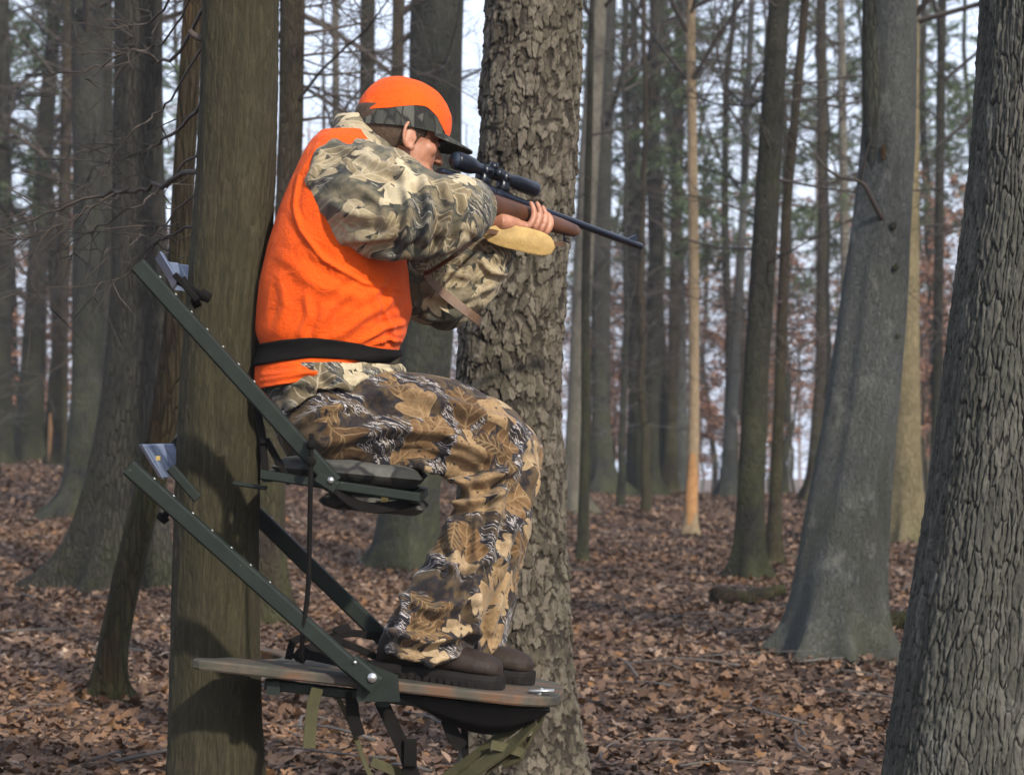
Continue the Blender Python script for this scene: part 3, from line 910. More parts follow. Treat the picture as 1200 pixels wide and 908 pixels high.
def furrows(scale_u, scale_v, depth, seed, warp=0.6, fine=0.001, edge=0.16, dark=1.0):
    def f(TH, ZZ, RR):
        r0 = float(RR.mean())
        per_ = max(6, int(round(2 * math.pi * r0 / scale_u)))
        u = (TH / (2 * math.pi) * per_).ravel(); v = (ZZ / scale_v).ravel()
        q = np.stack([np.cos(TH).ravel() * r0 * 26, np.sin(TH).ravel() * r0 * 26, ZZ.ravel() * 8], 1)
        u = u + warp * fbm(q, 2, seed + 1) + 0.22 * fbm(q * 4.5, 2, seed + 7); v = v + warp * 0.8 * fbm(q * 1.5, 2, seed + 2) + .2 * fbm(q * 5, 1, seed + 8)
        f1, f2, rid, lx, ly = voronoi(u, v, per_, seed, 0.85)
        e = f2 - f1
        body = sstep(0.0, edge, e) * (0.8 + 0.2 * sstep(0, .5, e))
        # small cross cracks on the ridges
        g1, g2, gid, _, _ = voronoi(u * 1.0, v * 2.6 + rid * 3, per_, seed + 9)
        cross = sstep(0.0, 0.07, g2 - g1)
        h = body * (0.75 + 0.25 * cross + 0.25 * rid)
        d = depth * (h - 0.6) + fine * fbm(q * 6, 2, seed + 5) * 1.2
        return d.reshape(TH.shape), ((rid * 0.6 + gid * 0.4), dark * np.clip(1 - sstep(0.0, edge * .8, e) + 0.35 * (1 - cross), 0, 1))
    return f

def near_tree(key, label, prof, Y, mat, dispf, zlo, zhi, dz, nseg, height, flare, seed, ground_prof):
    z, x, r = path_from(prof + ground_prof, Y, None, height)
    g0 = gzf(x[0], Y)
    root = empty('bare_tree', (x[0], Y, g0), label, 'tree')
    zs = np.concatenate([np.linspace(g0 - 0.15, zlo, max(4, int((zlo - g0) / 0.02)), endpoint=False), np.arange(zlo, zhi, dz), np.arange(zhi, 4.2, 0.04), np.arange(4.2, height, 0.4), [height]])
    V, F, cx, rad, ex = trunk_verts(z, x, r, Y, zs, nseg, flare, seed, 0.035, dispf, zb=g0, front=0.5)
    me = mesh_np('trunk', V, F, M[mat], attrs={'plate': ex[0], 'crack': ex[1]})
    obj('trunk', me, parent=root)
    rng = np.random.default_rng(seed + 100)
    cxf = lambda zz: (float(np.interp(zz, zs, cx)), float(np.interp(zz, zs, rad)))
    mb = MB()
    branches(mb, rng, cxf, Y, height * 0.5, height * 0.98, 9, (0.8, 2.0), (0.015, 0.03), 0.7, 0, (3, 2))
    obj('crown', mb, M['twig'], root)
    TREE_ROOTS[key] = (root, cxf, Y)

HOST_Y, SCALY_Y, RIGHT_Y = 4.75, 5.75, 5.0
near_tree('host', 'smooth olive barked tree that the hunting stand is clamped to, behind his back',
          [(282, 0, 89), (279, 200, 93), (271, 300, 95), (260, 450, 98), (254, 600, 98), (253, 850, 103)], HOST_Y, 'bark_host',
          furrows(0.0060, 0.075, 0.0009, 3, 0.8, 0.0010, 0.35, 0.35), 0.25, 2.35, 0.004, 230, 8.5, (0.55, 0.12, 5), 3, [(253, 1080, 112)])
near_tree('scaly', 'thick tree with scaly brown plated bark right behind the hunter and his rifle',
          [(626, 0, 117), (618, 200, 122), (604, 315, 122), (592, 430, 127), (598, 545, 127), (604, 700, 127), (609, 900, 133)], SCALY_Y, 'bark_scaly',
          flakes(0.0215, 0.048, 0.0115, 7), 0.15, 2.45, 0.0034, 280, 10.0, (0.45, 0.14, 5), 7, [(610, 978, 136)])
near_tree('right', 'large grey furrowed trunk cut off by the right edge of the photo',
          [(1236, 0, 164), (1226, 200, 170), (1208, 380, 190), (1194, 560, 206), (1178, 700, 222), (1156, 908, 244)], RIGHT_Y, 'bark_furrow',
          furrows(0.0125, 0.115, 0.0058, 12, 0.45, 0.0022, 0.17), 0.2, 2.4, 0.0030, 480, 9.0, (0.05, 0.14, 6), 12, [(1150, 1050, 262)])

# ---- the trunks one can tell apart, left to right (photo x, y, width)
tree('t1', 'dark trunk cut off by the left edge of the photo', [(2, 0, 18), (1, 300, 24)], 'bark_dark', base=(0, 545, 30), seed=21, nb=10, flare=(0.3, .2, 5))
tree('t2', 'forking dark trunk with raised branches near the left edge of the photo', [(66, 0, 15), (53, 150, 20), (44, 300, 24), (38, 430, 28)], 'bark_dark', base=(32, 541, 34), seed=22, nb=22, up=0.6, Lr=(1.2, 3.2), rr=(.014, .03), zb=(3.0, 6.0), flare=(0.3, .2, 5))
tree('t3', 'slim trunk with a strip of bare orange wood low on its left side', [(80, 0, 13), (77, 200, 14), (70, 400, 19)], 'bark_brown', base=(68, 546, 22), seed=23, nb=12, flare=(0.3, .2, 5))
tree('t4', 'straight dark trunk left of the big ridged trunk with flared base', [(102, 0, 36), (104, 250, 36), (103, 450, 38), (98, 540, 43)], 'bark_grey', base=(95, 604, 46), seed=24, nb=16, kids=(6, 4), flare=(0.7, .22, 5))
tree('t5', 'narrow shadowy trunk half hidden behind the straight dark trunk', [(125, 0, 13), (126, 300, 15)], 'bark_dark', base=(127, 556, 16), seed=25, nb=22, kids=(6, 4))
tree('t6', 'big ridged grey trunk with wide root flare left of the stand tree', [(162, 0, 56), (163, 200, 60), (166, 330, 70), (162, 450, 78), (148, 560, 88)], 'bark_ridged', base=(132, 686, 98), seed=26, nb=8, zb=(3.4, 4.4), flare=(0.42, .34, 5), lump=0.08)
tree('t28', 'crooked dead trunk with peeling reddish bark leaning behind the stand tree', [(228, 0, 24), (222, 100, 25), (213, 250, 27), (206, 400, 30), (192, 500, 32), (168, 600, 35), (146, 690, 33), (131, 760, 34)], 'bark_dead', base=(125, 817, 37), seed=27, nb=3, zb=(3.0, 4.0), flare=(0.35, .1, 4), height=6.0, name='dead_tree', lump=0.10, crown_n=4)
tree('t9', 'dark trunk showing just right of the stand tree, behind the seat frame', [(343, 0, 30), (341, 150, 30), (334, 300, 29), (322, 450, 30), (316, 600, 31)], 'bark_brown', base=(312, 732, 36), seed=28, nb=5, zb=(2.4, 3.6), up=0.0)
tree('t10', 'thin pole of a tree above the hunter\'s shoulder', [(393, 0, 8), (394, 200, 9)], 'bark_pale', base=(392, 570, 11), seed=29, nb=24, kids=(6, 4), up=0.0, Lr=(.6, 1.6))
tree('t11', 'slender dark trunk rising just left of the orange cap', [(431, 0, 17), (430, 100, 18), (430, 400, 21)], 'bark_dark', base=(430, 575, 24), seed=30, nb=24, kids=(6, 4), up=0.05)
tree('t11b', 'slender brown trunk rising right above the orange cap', [(467, 0, 14), (466, 100, 15), (462, 400, 18)], 'bark_brown', base=(460, 590, 20), seed=31, nb=12, up=0.05)
tree('t12', 'broad grey trunk directly behind the hunter between head and scaly tree', [(513, 0, 62), (511, 180, 62), (502, 400, 60), (484, 560, 62)], 'bark_grey', base=(470, 664, 66), seed=32, nb=5, zb=(3.6, 4.6), flare=(0.35, .22, 5))
tree('t14', 'pale leaning trunk just right of the scaly tree', [(701, 0, 21), (690, 200, 24), (679, 400, 22)], 'bark_pale', base=(672, 600, 25), seed=33, nb=10)
tree('t15', 'grey trunk beside the pale leaning trunk, right of the muzzle', [(714, 0, 17), (708, 150, 20), (705, 300, 22), (704, 500, 22)], 'bark_grey', base=(706, 577, 25), seed=34, nb=20, kids=(6, 4), flare=(0.8, .25, 5))
tree('t15b', 'thin black sapling standing in front of the pale leaning trunk', [(694, 0, 6), (686, 350, 11), (687, 500, 12)], 'bark_dark', base=(682, 658, 14), seed=35, nb=4, name='sapling', flare=(0.3, .1, 4))
tree('t16', 'dark twin trunk left of the tan pole with orange foot', [(770, 0, 15), (765, 150, 18), (769, 300, 18), (765, 430, 21)], 'bark_dark', base=(757, 580, 25), seed=36, nb=26, kids=(6, 4))
tree('t17', 'slim brown trunk between the dark twin trunk and the tan pole', [(797, 0, 12), (792, 300, 14), (787, 500, 14)], 'bark_brown', base=(785, 577, 16), seed=37, nb=20, kids=(6, 4))
tree('t17b', 'slim bluish trunk close behind the tan pole', [(778, 0, 10), (796, 300, 12), (798, 450, 14)], 'bark_blue', base=(800, 573, 16), seed=38, nb=10)
tree('t18', 'straight tan pole tree with bare orange wood at its foot', [(809, 0, 11), (813, 300, 12), (813, 500, 13)], 'bark_tan', base=(809, 627, 17), seed=39, nb=5, up=0.0, Lr=(.3, .9), flare=(0.35, .14, 4))
tree('t19', 'thin leaning bluish trunk between the tan pole and the dark double trunk', [(881, 0, 7), (871, 250, 10), (862, 400, 13)], 'bark_blue', base=(852, 583, 17), seed=40, nb=10)
tree('t20', 'dark brown trunk leaning right, left one of the dark pair', [(913, 0, 25), (898, 250, 29), (885, 450, 29), (879, 600, 31)], 'bark_dark', base=(877, 679, 36), seed=41, nb=16, kids=(6, 4), zb=(2.0, 4.4), flare=(0.4, .16, 5))
tree('t21', 'thinner dark trunk growing close beside the dark brown leaning trunk', [(944, 0, 10), (921, 250, 12), (914, 450, 13)], 'bark_brown', base=(906, 662, 14), seed=42, nb=8)
tree('t22', 'straight slim dark trunk left of the big grey leaning tree', [(962, 0, 12), (965, 250, 13), (962, 450, 15)], 'bark_brown', base=(954, 587, 21), seed=43, nb=34, kids=(6, 4), up=0.0, Lr=(0.8, 2.2))
tree('t23', 'big grey leaning tree with mossy flared foot in the clearing', [(1046, 0, 52), (1038, 200, 62), (1020, 400, 80), (1003, 550, 90), (990, 640, 100)], 'bark_blue', base=(980, 768, 102), seed=44, nb=0, zb=(4, 6), flare=(0.30, .20, 7), lump=0.16)
tree('t24', 'pale yellowish trunk behind the big grey leaning tree', [(1068, 0, 18), (1064, 300, 25), (1062, 450, 31), (1061, 580, 37)], 'bark_yellow', base=(1061, 637, 41), seed=45, nb=8, zb=(1.5, 5))
tree('t25', 'thin dark trunk between the pale yellowish trunk and the right edge trunk', [(1104, 0, 10), (1100, 300, 11), (1098, 500, 13)], 'bark_dark', base=(1097, 602, 15), seed=46, nb=30, kids=(6, 4), up=0.1)
tree('t29', 'faint grey trunk left of the big grey leaning tree, far back', [(985, 0, 9), (990, 300, 11)], 'bark_pale', base=(993, 580, 13), seed=47, nb=12)
tree('t30', 'slim grey trunk right of the muzzle, left of the dark twin trunk', [(742, 0, 9), (748, 300, 11)], 'bark_grey', base=(739, 574, 13), seed=48, nb=12)

# strips of bare orange wood
def strip(key, z0, z1, th0, th1, name='bare_wood', out=0.006, mat='wood_orange', seed=0):
    root, cxf, Y = TREE_ROOTS[key]
    zs = np.linspace(z0, z1, 14); ths = np.linspace(th0, th1, 9)
    rng = np.random.default_rng(seed)
    V = []
    for k, z in enumerate(zs):
        x, r = cxf(z)
        sh = math.sin(math.pi * (k + .6) / 14.2) ** 0.5
        j = rng.normal(0, 0.10)
        for t in ths:
            tt = (th0 + th1) / 2 + (t - (th0 + th1) / 2) * sh + j * 0.4
            e = out if ths[0] < t < ths[-1] else -0.004
            rr = r * 1.02 + e
            V.append((x + rr * math.sin(tt), Y - rr * math.cos(tt), z))
    F = [(a * 9 + b, a * 9 + b + 1, a * 9 + b + 10, a * 9 + b + 9) for a in range(13) for b in range(8)]
    tag(obj(name, mesh_np(name, np.array(V), F, M[mat]), parent=root), 'bare orange wood where the bark is gone')
r18 = TREE_ROOTS['t18']
g18 = world_loc(r18[0]).z
strip('t18', g18 + 0.03, g18 + 0.85, -1.2, 1.1, out=0.010, seed=3)
r3 = TREE_ROOTS['t3']; g3 = world_loc(r3[0]).z
strip('t3', g3 + 0.02, g3 + 0.75, -1.4, -0.5, out=0.012, seed=5)

# second stem of the big leaning tree and its crooked bare branch
root, cxf, Y = TREE_ROOTS['t23']
mb = MB()
c = curve([P(1040, 330, Y - .02), P(1030, 200, Y - .03), P(1024, 80, Y - .02), P(1023, 0, Y), P(1018, -200, Y)], 30)
mb.tube(c, np.linspace(0.075, 0.045, 30), 16)
tag(obj('stem', mb, M['bark_grey'], root), 'darker second stem pressed against the trunk')
mb = MB()
c = curve([P(1034, 258, Y - .12), P(1022, 235, Y - .2), P(1010, 214, Y - .25), P(985, 208, Y - .3), P(966, 195, Y - .3), P(955, 180, Y - .3)], 20)
mb.tube(c, np.linspace(0.014, 0.004, 20), 6)
mb.tube(curve([P(1008, 214, Y - .25), P(1012, 195, Y - .3), P(1018, 170, Y - .35), P(1030, 150, Y - .4)], 10), np.linspace(0.007, 0.003, 10), 5)
mb.tube(curve([P(985, 208, Y - .3), P(970, 215, Y - .3), P(950, 205, Y - .35)], 8), np.linspace(0.005, 0.002, 8), 5)
tag(obj('branch', mb, M['twig'], root), 'crooked bare dead branch')
rng = random.Random(4)
for (px, py, w) in ((1041, 268, .026), (1044, 316, .024), (1047, 395, .018)):
    x, r = cxf(P(px, py, Y).z)
    z = P(px, py, Y).z; t = math.asin(max(-1, min(1, (P(px, py, Y).x - x) / r)))
    m_ = MB(); c_ = (x + r * math.sin(t), Y - r * math.cos(t), z)
    m_.ball(c_, (w * .7, w * .22, w * .75), n=14, m=8)
    obj('knot', m_, M['bark_dark'], root)

x, r = cxf(P(1030, 182, Y).z); z = P(1030, 182, Y).z; t = math.asin(max(-1, min(1, (P(1030, 182, Y).x - x) / r)))
m_ = MB(); m_.ball((x + r * math.sin(t), Y - r * math.cos(t), z), (.012, .007, .042), n=14, m=8)
tag(obj('bark_scar', m_, M['bark_dead'], root), 'reddish brown scar in the bark')
# long sweeping twigs left of the stand tree (bare lower branches of the stand tree)
root, cxf, Y = TREE_ROOTS['host']
tw = [([(232, 213), (190, 216), (150, 222), (100, 234), (50, 252), (-10, 276)], 5.2, .0075),
      ([(150, 222), (110, 240), (60, 268), (0, 290)], 5.2, .004),
      ([(232, 192), (200, 212), (160, 238), (110, 270), (60, 300)], 5.6, .004),
      ([(236, 140), (200, 158), (165, 178), (138, 184)], 5.4, .006),
      ([(238, 60), (200, 70), (160, 60), (110, 80), (70, 86), (20, 92)], 5.9, .006),
      ([(238, 20), (195, 45), (150, 60), (95, 66)], 5.9, .004),
      ([(236, 104), (200, 118), (160, 150), (120, 200), (88, 232)], 6.0, .004),
      ([(236, 4), (190, 14), (140, 32), (90, 44)], 6.2, .005),
      ([(222, 268), (195, 278), (180, 292), (168, 318)], 5.0, .004),
      ([(234, 236), (190, 262), (140, 290), (90, 292)], 5.6, .003)]
rg = np.random.default_rng(77)
for pts, Yt, r0 in tw:
    mb = MB()
    x0, rad0 = cxf(P(pts[0][0], pts[0][1], Y).z)
    start = Vector((x0 - rad0 * 0.4, Y + rad0 * 0.6, P(pts[0][0], pts[0][1], Yt).z)) if pts[0][0] > 215 else P(pts[0][0], pts[0][1], Yt)
    world_pts = [start] + [P(a, b, Yt + 0.05 * k) for k, (a, b) in enumerate(pts)][1:]
    c = curve(world_pts, 26)
    c[3:-1] += rg.normal(0, 0.004, (22, 3))
    mb.tube(c, np.linspace(r0, 0.0012, 26), 5)
    for k in range(9):
        i = rg.integers(5, 24)
        d = c[i] - c[i - 1]; d /= np.linalg.norm(d)
        s = rg.normal(0, 1, 3); s[2] = abs(s[2]) * (1 if rg.uniform() > .35 else -1)
        dd = d * 0.9 + 0.55 * s / np.linalg.norm(s)
        grow(mb, rg, c[i], dd, rg.uniform(.10, .34), 0.0016, 1, 0.02, 0.3, 3, (0, 2))
    obj('branch', mb, M['twig'], root)
# a short broken stub on the stand tree's left side
mb = MB(); x0, rad0 = cxf(P(237, 45, Y).z)
mb.tube(curve([(x0 - rad0 * .8, Y - .01, P(0, 50, Y).z), P(228, 42, Y), P(222, 36, Y)], 8), np.linspace(.009, .006, 8), 7)
obj('branch_stub', mb, M['twig'], root)

# horizontal dead branches of the trunk right of the stand tree
root, cxf, Y = TREE_ROOTS['t9']
tw = [([(350, 40), (380, 36), (420, 28), (478, 12)], .012), ([(350, 66), (390, 62), (440, 60)], .009), ([(350, 86), (390, 88), (440, 82), (478, 76)], .009),
      ([(350, 116), (390, 112), (440, 118)], .007), ([(348, 142), (380, 138), (410, 141), (440, 138)], .010), ([(350, 10), (385, 4), (420, -8)], .008),
      ([(334, 34), (322, 50), (330, 58)], .02), ([(350, 100), (372, 104), (400, 116)], .006)]
for pts, r0 in tw:
    mb = MB()
    c = curve([P(a, b, Y + 0.12 * k) for k, (a, b) in enumerate(pts)], 20)
    mb.tube(c, np.linspace(r0, 0.003, 20), 5)
    for k in range(14):
        i = rg.integers(3, 19); d = c[i] - c[i - 1]; d /= np.linalg.norm(d)
        s = rg.normal(0, 1, 3); dd = d * 0.8 + 0.6 * s / np.linalg.norm(s)
        grow(mb, rg, c[i], dd, rg.uniform(.15, .6), 0.003, 1, 0.0, 0.3, 3, (0, 3))
    obj('branch', mb, M['twig'], root)

# fallen logs
def log(label, a, b, r, seed):
    mb = MB(); pa, pb = np.array(a), np.array(b)
    t = np.linspace(0, 1, 22)[:, None]
    c = pa + (pb - pa) * t
    c[:, 2] += 0.015 * np.sin(t[:, 0] * 7 + seed)
    rad = r * (1 + 0.12 * np.sin(t[:, 0] * 11 + seed)) * (1 - 0.25 * t[:, 0])
    mb.tube(c, rad, 16)
    o = obj('fallen_log', mb, M['bark_dead']); tag(o, label, 'log')
Yl = base_depth(870, 712)
log('mossy fallen log lying in the leaves left of the big grey leaning tree', (P(838, 705, Yl).x, Yl, 0.05), (P(925, 700, Yl).x, Yl + .35, 0.06), 0.052, 1)
Yl = base_depth(1050, 745)
log('short fallen log in the leaves between the leaning tree and the right edge trunk', (P(1030, 742, Yl).x, Yl + .3, 0.04), (P(1085, 738, Yl).x, Yl + .1, 0.05), 0.06, 2)

# ---- far trees: a few shapes, copied
def proto(name, kind, seed, mat, twig):
    rng = np.random.default_rng(seed)
    H = {'bare': 15.0, 'pine': 14.0, 'rust': 5.0}[kind]
    r0 = {'bare': 0.105, 'pine': 0.10, 'rust': 0.035}[kind] * rng.uniform(0.8, 1.2)
    zs = np.linspace(-0.3, H, 26)
    cx = np.cumsum(rng.normal(0, 0.045, 26)) + zs * rng.normal(0, 0.015); cy = np.cumsum(rng.normal(0, 0.04, 26))
    cx -= cx[0]; cy -= cy[0]
    rad = r0 * (1 - 0.75 * np.clip(zs / H, 0, 1)) * (1 + 0.5 * np.exp(-np.maximum(zs, 0) / 0.25))
    tb = MB().tube(np.stack([cx, cy, zs], 1), rad, 9)
    at = lambda z: np.array((np.interp(z, zs, cx), np.interp(z, zs, cy), z))
    mb = MB(); tips = []
    if kind == 'bare':
        for k in range(46):
            z = 1.5 + (H - 1.7) * (k + rng.uniform(0, 1)) / 46
            a = rng.uniform(0, 2 * math.pi); up = 0.15 + 0.6 * (z / H)
            grow(mb, rng, at(z), (math.cos(a), math.sin(a), up + rng.normal(0, .2)), rng.uniform(0.9, 2.8) * (1.15 - 0.5 * z / H), 0.018 * (1.2 - z / H), 0, 0.0, 0.32, 3, (5, 3), None)
    elif kind == 'pine':
        for k in range(60):
            z = 2.2 + (H - 2.5) * (k + rng.uniform(0, 1)) / 60
            a = rng.uniform(0, 2 * math.pi)
            L = rng.uniform(1.2, 2.9) * (1.1 - 0.7 * z / H)
            grow(mb, rng, at(z), (math.cos(a), math.sin(a), 0.05 + rng.normal(0, .1)), L, 0.02 * (1.2 - z / H), 0, 0.02, 0.2, 3, (4, 1), tips if z > 3.9 else None)
    else:
        for k in range(22):
            z = 0.8 + (H - 1.0) * (k + rng.uniform(0, 1)) / 22
            a = rng.uniform(0, 2 * math.pi)
            grow(mb, rng, at(z), (math.cos(a), math.sin(a), 0.5), rng.uniform(0.5, 1.5), 0.009, 0, 0.0, 0.3, 3, (4, 2), tips)
    V = []; F = []; c = 0
    if tips:
        for pts, dirs, L, lvl in tips:
            m = len(pts)
            nn = int((32 if kind == 'pine' else 9) * (1 + L)) if lvl > 0 else 0
            for q in range(nn):
                t = rng.uniform(0.15, 1) * (m - 1); i = min(int(t), m - 2); f = t - i
                p = pts[i] * (1 - f) + pts[i + 1] * f
                s = rng.normal(0, 1, 3); s /= np.linalg.norm(s)
                if kind == 'pine':
                    d = dirs[i] * 0.8 + s * 0.8; d /= np.linalg.norm(d)
                    w = np.cross(d, rng.normal(0, 1, 3)); w /= np.linalg.norm(w)
                    l = rng.uniform(0.10, 0.19)
                    V += [p - w * 0.012, p + w * 0.012, p + d * l + w * 0.006]; F.append((c, c + 1, c + 2)); c += 3
                else:
                    w = np.cross(s, rng.normal(0, 1, 3)); w /= np.linalg.norm(w); l = rng.uniform(0.03, 0.055)
                    V += [p, p + s * l + w * l * .5, p + s * 2 * l, p + s * l - w * l * .5]; F.append((c, c + 1, c + 2, c + 3)); c += 4
    trunk_me = tb.mesh('trunk', M[mat], True)
    br_me = mb.mesh('crown' if kind == 'bare' else 'branches', M[twig], True)
    fol = None
    if F:
        arr = np.array(F)
        fol = mesh_np('foliage', np.array(V), arr, M['needles'] if kind == 'pine' else M['rust_leaf'], smooth=False)
    return name, trunk_me, br_me, fol, kind

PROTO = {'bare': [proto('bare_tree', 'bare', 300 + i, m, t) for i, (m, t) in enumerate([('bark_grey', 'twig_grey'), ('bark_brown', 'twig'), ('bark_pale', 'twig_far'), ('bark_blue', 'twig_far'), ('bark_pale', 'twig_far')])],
         'pine': [proto('pine_tree', 'pine', 400 + i, 'bark_dark', 'twig') for i in range(3)],
         'rust': [proto('leafy_sapling', 'rust', 500 + i, 'bark_brown', 'twig') for i in range(3)]}

def place(kind, i, x, y, rz, s, label, group):
    name, tm, bm_, fm, k = PROTO[kind][i % len(PROTO[kind])]
    e = empty(name, (x, y, gzf(x, y)), label, 'tree' if kind != 'rust' else 'sapling', group)
    e.rotation_euler = (0, 0, rz); e.scale = (s, s, s)
    t = put(bpy.data.objects.new('trunk', tm), e)
    c = put(bpy.data.objects.new('crown' if k == 'bare' else 'branches', bm_), e)
    if fm is not None: put(bpy.data.objects.new('foliage', fm), e)

rng = random.Random(8)
n = 0
for zone, (y0, y1, cnt) in enumerate(((24, 36, 18), (36, 60, 20), (60, 105, 26))):
    for k in range(cnt):
        y = rng.uniform(y0, y1)
        t = -0.27 + 0.54 * (k + rng.random()) / cnt
        x = t * y
        px = 600 + x / y * FPX
        if zone == 0 and (x / y > -0.24 and x / y < -0.02): continue
        s = rng.uniform(0.55, 1.05) if zone else rng.uniform(0.35, 0.6)
        if zone == 0: lab, grp = 'slim bare tree with fine twigs at the edge of the far woods', 'slim bare trees at the crest'
        elif zone == 1: lab, grp = 'bare grey tree in the hazy woods beyond the crest', 'bare trees beyond the crest'
        else: lab, grp = 'faint bare tree deep in the bluish haze', 'faint bare trees deep in the haze'
        place('bare', rng.randrange(2) if zone == 0 else (rng.randrange(5) if zone == 1 else 2 + rng.randrange(3)), x, y, rng.uniform(0, 6.28), s, lab, grp)
ORD = ['first', 'second', 'third', 'fourth', 'fifth', 'sixth', 'seventh', 'eighth', 'ninth', 'tenth', 'eleventh', 'twelfth', 'thirteenth', 'fourteenth']
for q_, (px, y, s) in enumerate(sorted([(748, 34, .9), (778, 40, 1.0), (862, 36, .95), (915, 44, 1.05), (1010, 50, 1.1), (1100, 38, .95), (1135, 48, 1.1)])):
    place('pine', rng.randrange(3), (px - 600) / FPX * y, y, rng.uniform(0, 6.28), s, 'green pine tree, %s from the left of the pines right of the scaly tree' % ORD[q_], 'pines in the woods right of the hunter')
for q_, (px, y, s) in enumerate(sorted([(20, 38, 1.0), (62, 33, .9), (95, 42, 1.0), (210, 46, 1.0), (-12, 45, 1.1)])):
    place('pine', rng.randrange(3), (px - 600) / FPX * y, y, rng.uniform(0, 6.28), s, 'dark green pine tree, %s from the left behind the left trunks' % ORD[q_], 'pines in the woods at the left')
for k in range(44):
    y = rng.uniform(36, 56); px = rng.choice([rng.uniform(690, 1000), rng.uniform(690, 1000), rng.uniform(1050, 1130), rng.uniform(0, 220), rng.uniform(340, 560)])
    place('rust', rng.randrange(3), (px - 600) / FPX * y, y, rng.uniform(0, 6.28), rng.uniform(0.75, 1.15), 'young tree still holding rust brown leaves beyond the crest', 'rust leaved saplings beyond the crest')

# unseen trees added beside and behind the viewer to shade the scene
for (x, y, s_) in ((-4.2, 3.0, .9), (-5.5, 6.5, 1.1), (-6.8, 10.5, .9), (-8.2, 14, 1.1), (-9.5, 20, 1.0), (4.6, 8.8, .8), (6.2, 13.5, 1.1), (8.5, 17, 1.0), (9.5, 24, 1.1), (-3.0, -2.5, 1.2), (-6.5, -1.0, 1.1), (-9.5, 2.5, 1.2), (-4.5, -7, 1.2),
                  (-1.2, -6.0, 1.0), (6.8, 4.5, 1.1), (9.5, 7.5, 1.2), (11, 1.0, 1.1), (-10, -6, 1.2), (2.2, -9.5, 1.0), (7.5, -4.0, 1.1), (12, -8, 1.2), (-13, 8, 1.2), (13.5, 13, 1.2), (-14, 17, 1.2)):
    place('bare', rng.randrange(5), x, y, rng.uniform(0, 6.28), s_ * 1.15, 'unseen bare tree added outside the frame to shade the scene', 'added shading trees around the viewer')

# the far wood that reads as one mass
def far_wood():
    rng = np.random.default_rng(5)
    mb = MB()
    for k in range(120):
        y = rng.uniform(105, 215); x = rng.uniform(-0.30, 0.30) * y
        g0 = gzf(x, y); H = rng.uniform(14, 24); r = rng.uniform(.08, .28)
        lean = rng.normal(0, .02) * H
        mb.tube([(x, y, g0 - .2), (x + lean * .5, y, g0 + H * .5), (x + lean, y, g0 + H)], [r, r * .7, r * .2], 5, cap=False)
        for b in range(26):
            z = g0 + rng.uniform(2, H * .95); a = rng.uniform(0, 6.28); L = rng.uniform(1.5, 4)
            p0 = np.array((x + lean * (z - g0) / H, y, z)); p1 = p0 + L * .5 * np.array((math.cos(a), math.sin(a), rng.uniform(0, .7))); p2 = p1 + L * .5 * np.array((math.cos(a + .4), math.sin(a + .4), rng.uniform(-.2, .9)))
            mb.tube([p0, p1, p2], [.05, .035, .012], 3, cap=False)
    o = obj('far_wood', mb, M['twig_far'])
    tag(o, 'mass of distant bare trees fading into blue haze', 'woods', kind='stuff')
far_wood()

def build_haze():
    mb = MB(); mb.box((-160, -16, -7.5), (160, 262, 27), 0)
    lo, hi = (-160, -16, -7.5), (160, 262, 27)
    V = [(x, y, z) for x in (lo[0], hi[0]) for y in (lo[1], hi[1]) for z in (lo[2], hi[2])]
    F = [(0, 1, 3, 2), (4, 6, 7, 5), (0, 4, 5, 1), (2, 3, 7, 6), (0, 2, 6, 4), (1, 5, 7, 3)]
    m = bpy.data.materials.new('haze'); m.use_nodes = True; nt = m.node_tree; nt.nodes.clear()
    out = nt.nodes.new('ShaderNodeOutputMaterial'); v = nt.nodes.new('ShaderNodeVolumePrincipled')
    v.inputs['Color'].default_value = (0.80, 0.88, 1.0, 1); v.inputs['Density'].default_value = HAZE_DENSITY
    nt.links.new(v.outputs[0], out.inputs['Volume'])
    o = obj('haze', mesh_np('haze', V, F, m, smooth=False)); tag(o, kind='stuff', label='thin bluish haze filling the woods', cat='haze')
if HAZE_DENSITY > 0: build_haze()

# ================================================================== the climbing stand
GS = M['green_steel']
YN, YF = 4.44, 4.91                     # near and far side of the stand
def bolt(mb, p, r=0.008, l=0.012):
    mb.tube([p, (p[0], p[1] - l, p[2])], [r, r * .9], 6)
def lerp(a, b, t): return Vector(a) * (1 - t) + Vector(b) * t

def v_blade(parent, top_px, bot_px, xin, label=None):
    """toothed V plate behind the trunk, spanning the two arms"""
    a_top = P(top_px[0], top_px[1], YN + .03); a_bot = P(bot_px[0], bot_px[1], YN + .03)
    h = a_top - a_bot
    V = []; F = []
    n = 15
    for k in range(n):
        t = k / (n - 1)
        y = YN + .03 + (YF - YN - .06) * t
        vx = -0.045 * (1 - abs(2 * t - 1)) - 0.02
        base = Vector((a_bot.x + vx, y, a_bot.z))
        tooth = 0.008 if k % 2 else 0.0
        p0 = base; p1 = base + h * (1.0) + Vector((tooth, 0, 0))
        V += [tuple(p0), tuple(p1), tuple(p0 + Vector((-.004, 0, .003))), tuple(p1 + Vector((-.004, 0, .003)))]
    for k in range(n - 1):
        a = k * 4; b = a + 4
        F += [(a, b, b + 1, a + 1), (a + 2, a + 3, b + 3, b + 2), (a + 1, b + 1, b + 3, a + 3), (a, a + 2, b + 2, b)]
    F += [(0, 1, 3, 2), (4 * n - 4, 4 * n - 2, 4 * n - 1, 4 * n - 3)]
    return obj('blade', mesh_np('blade', V, F, M['blade'], smooth=False), parent=parent)

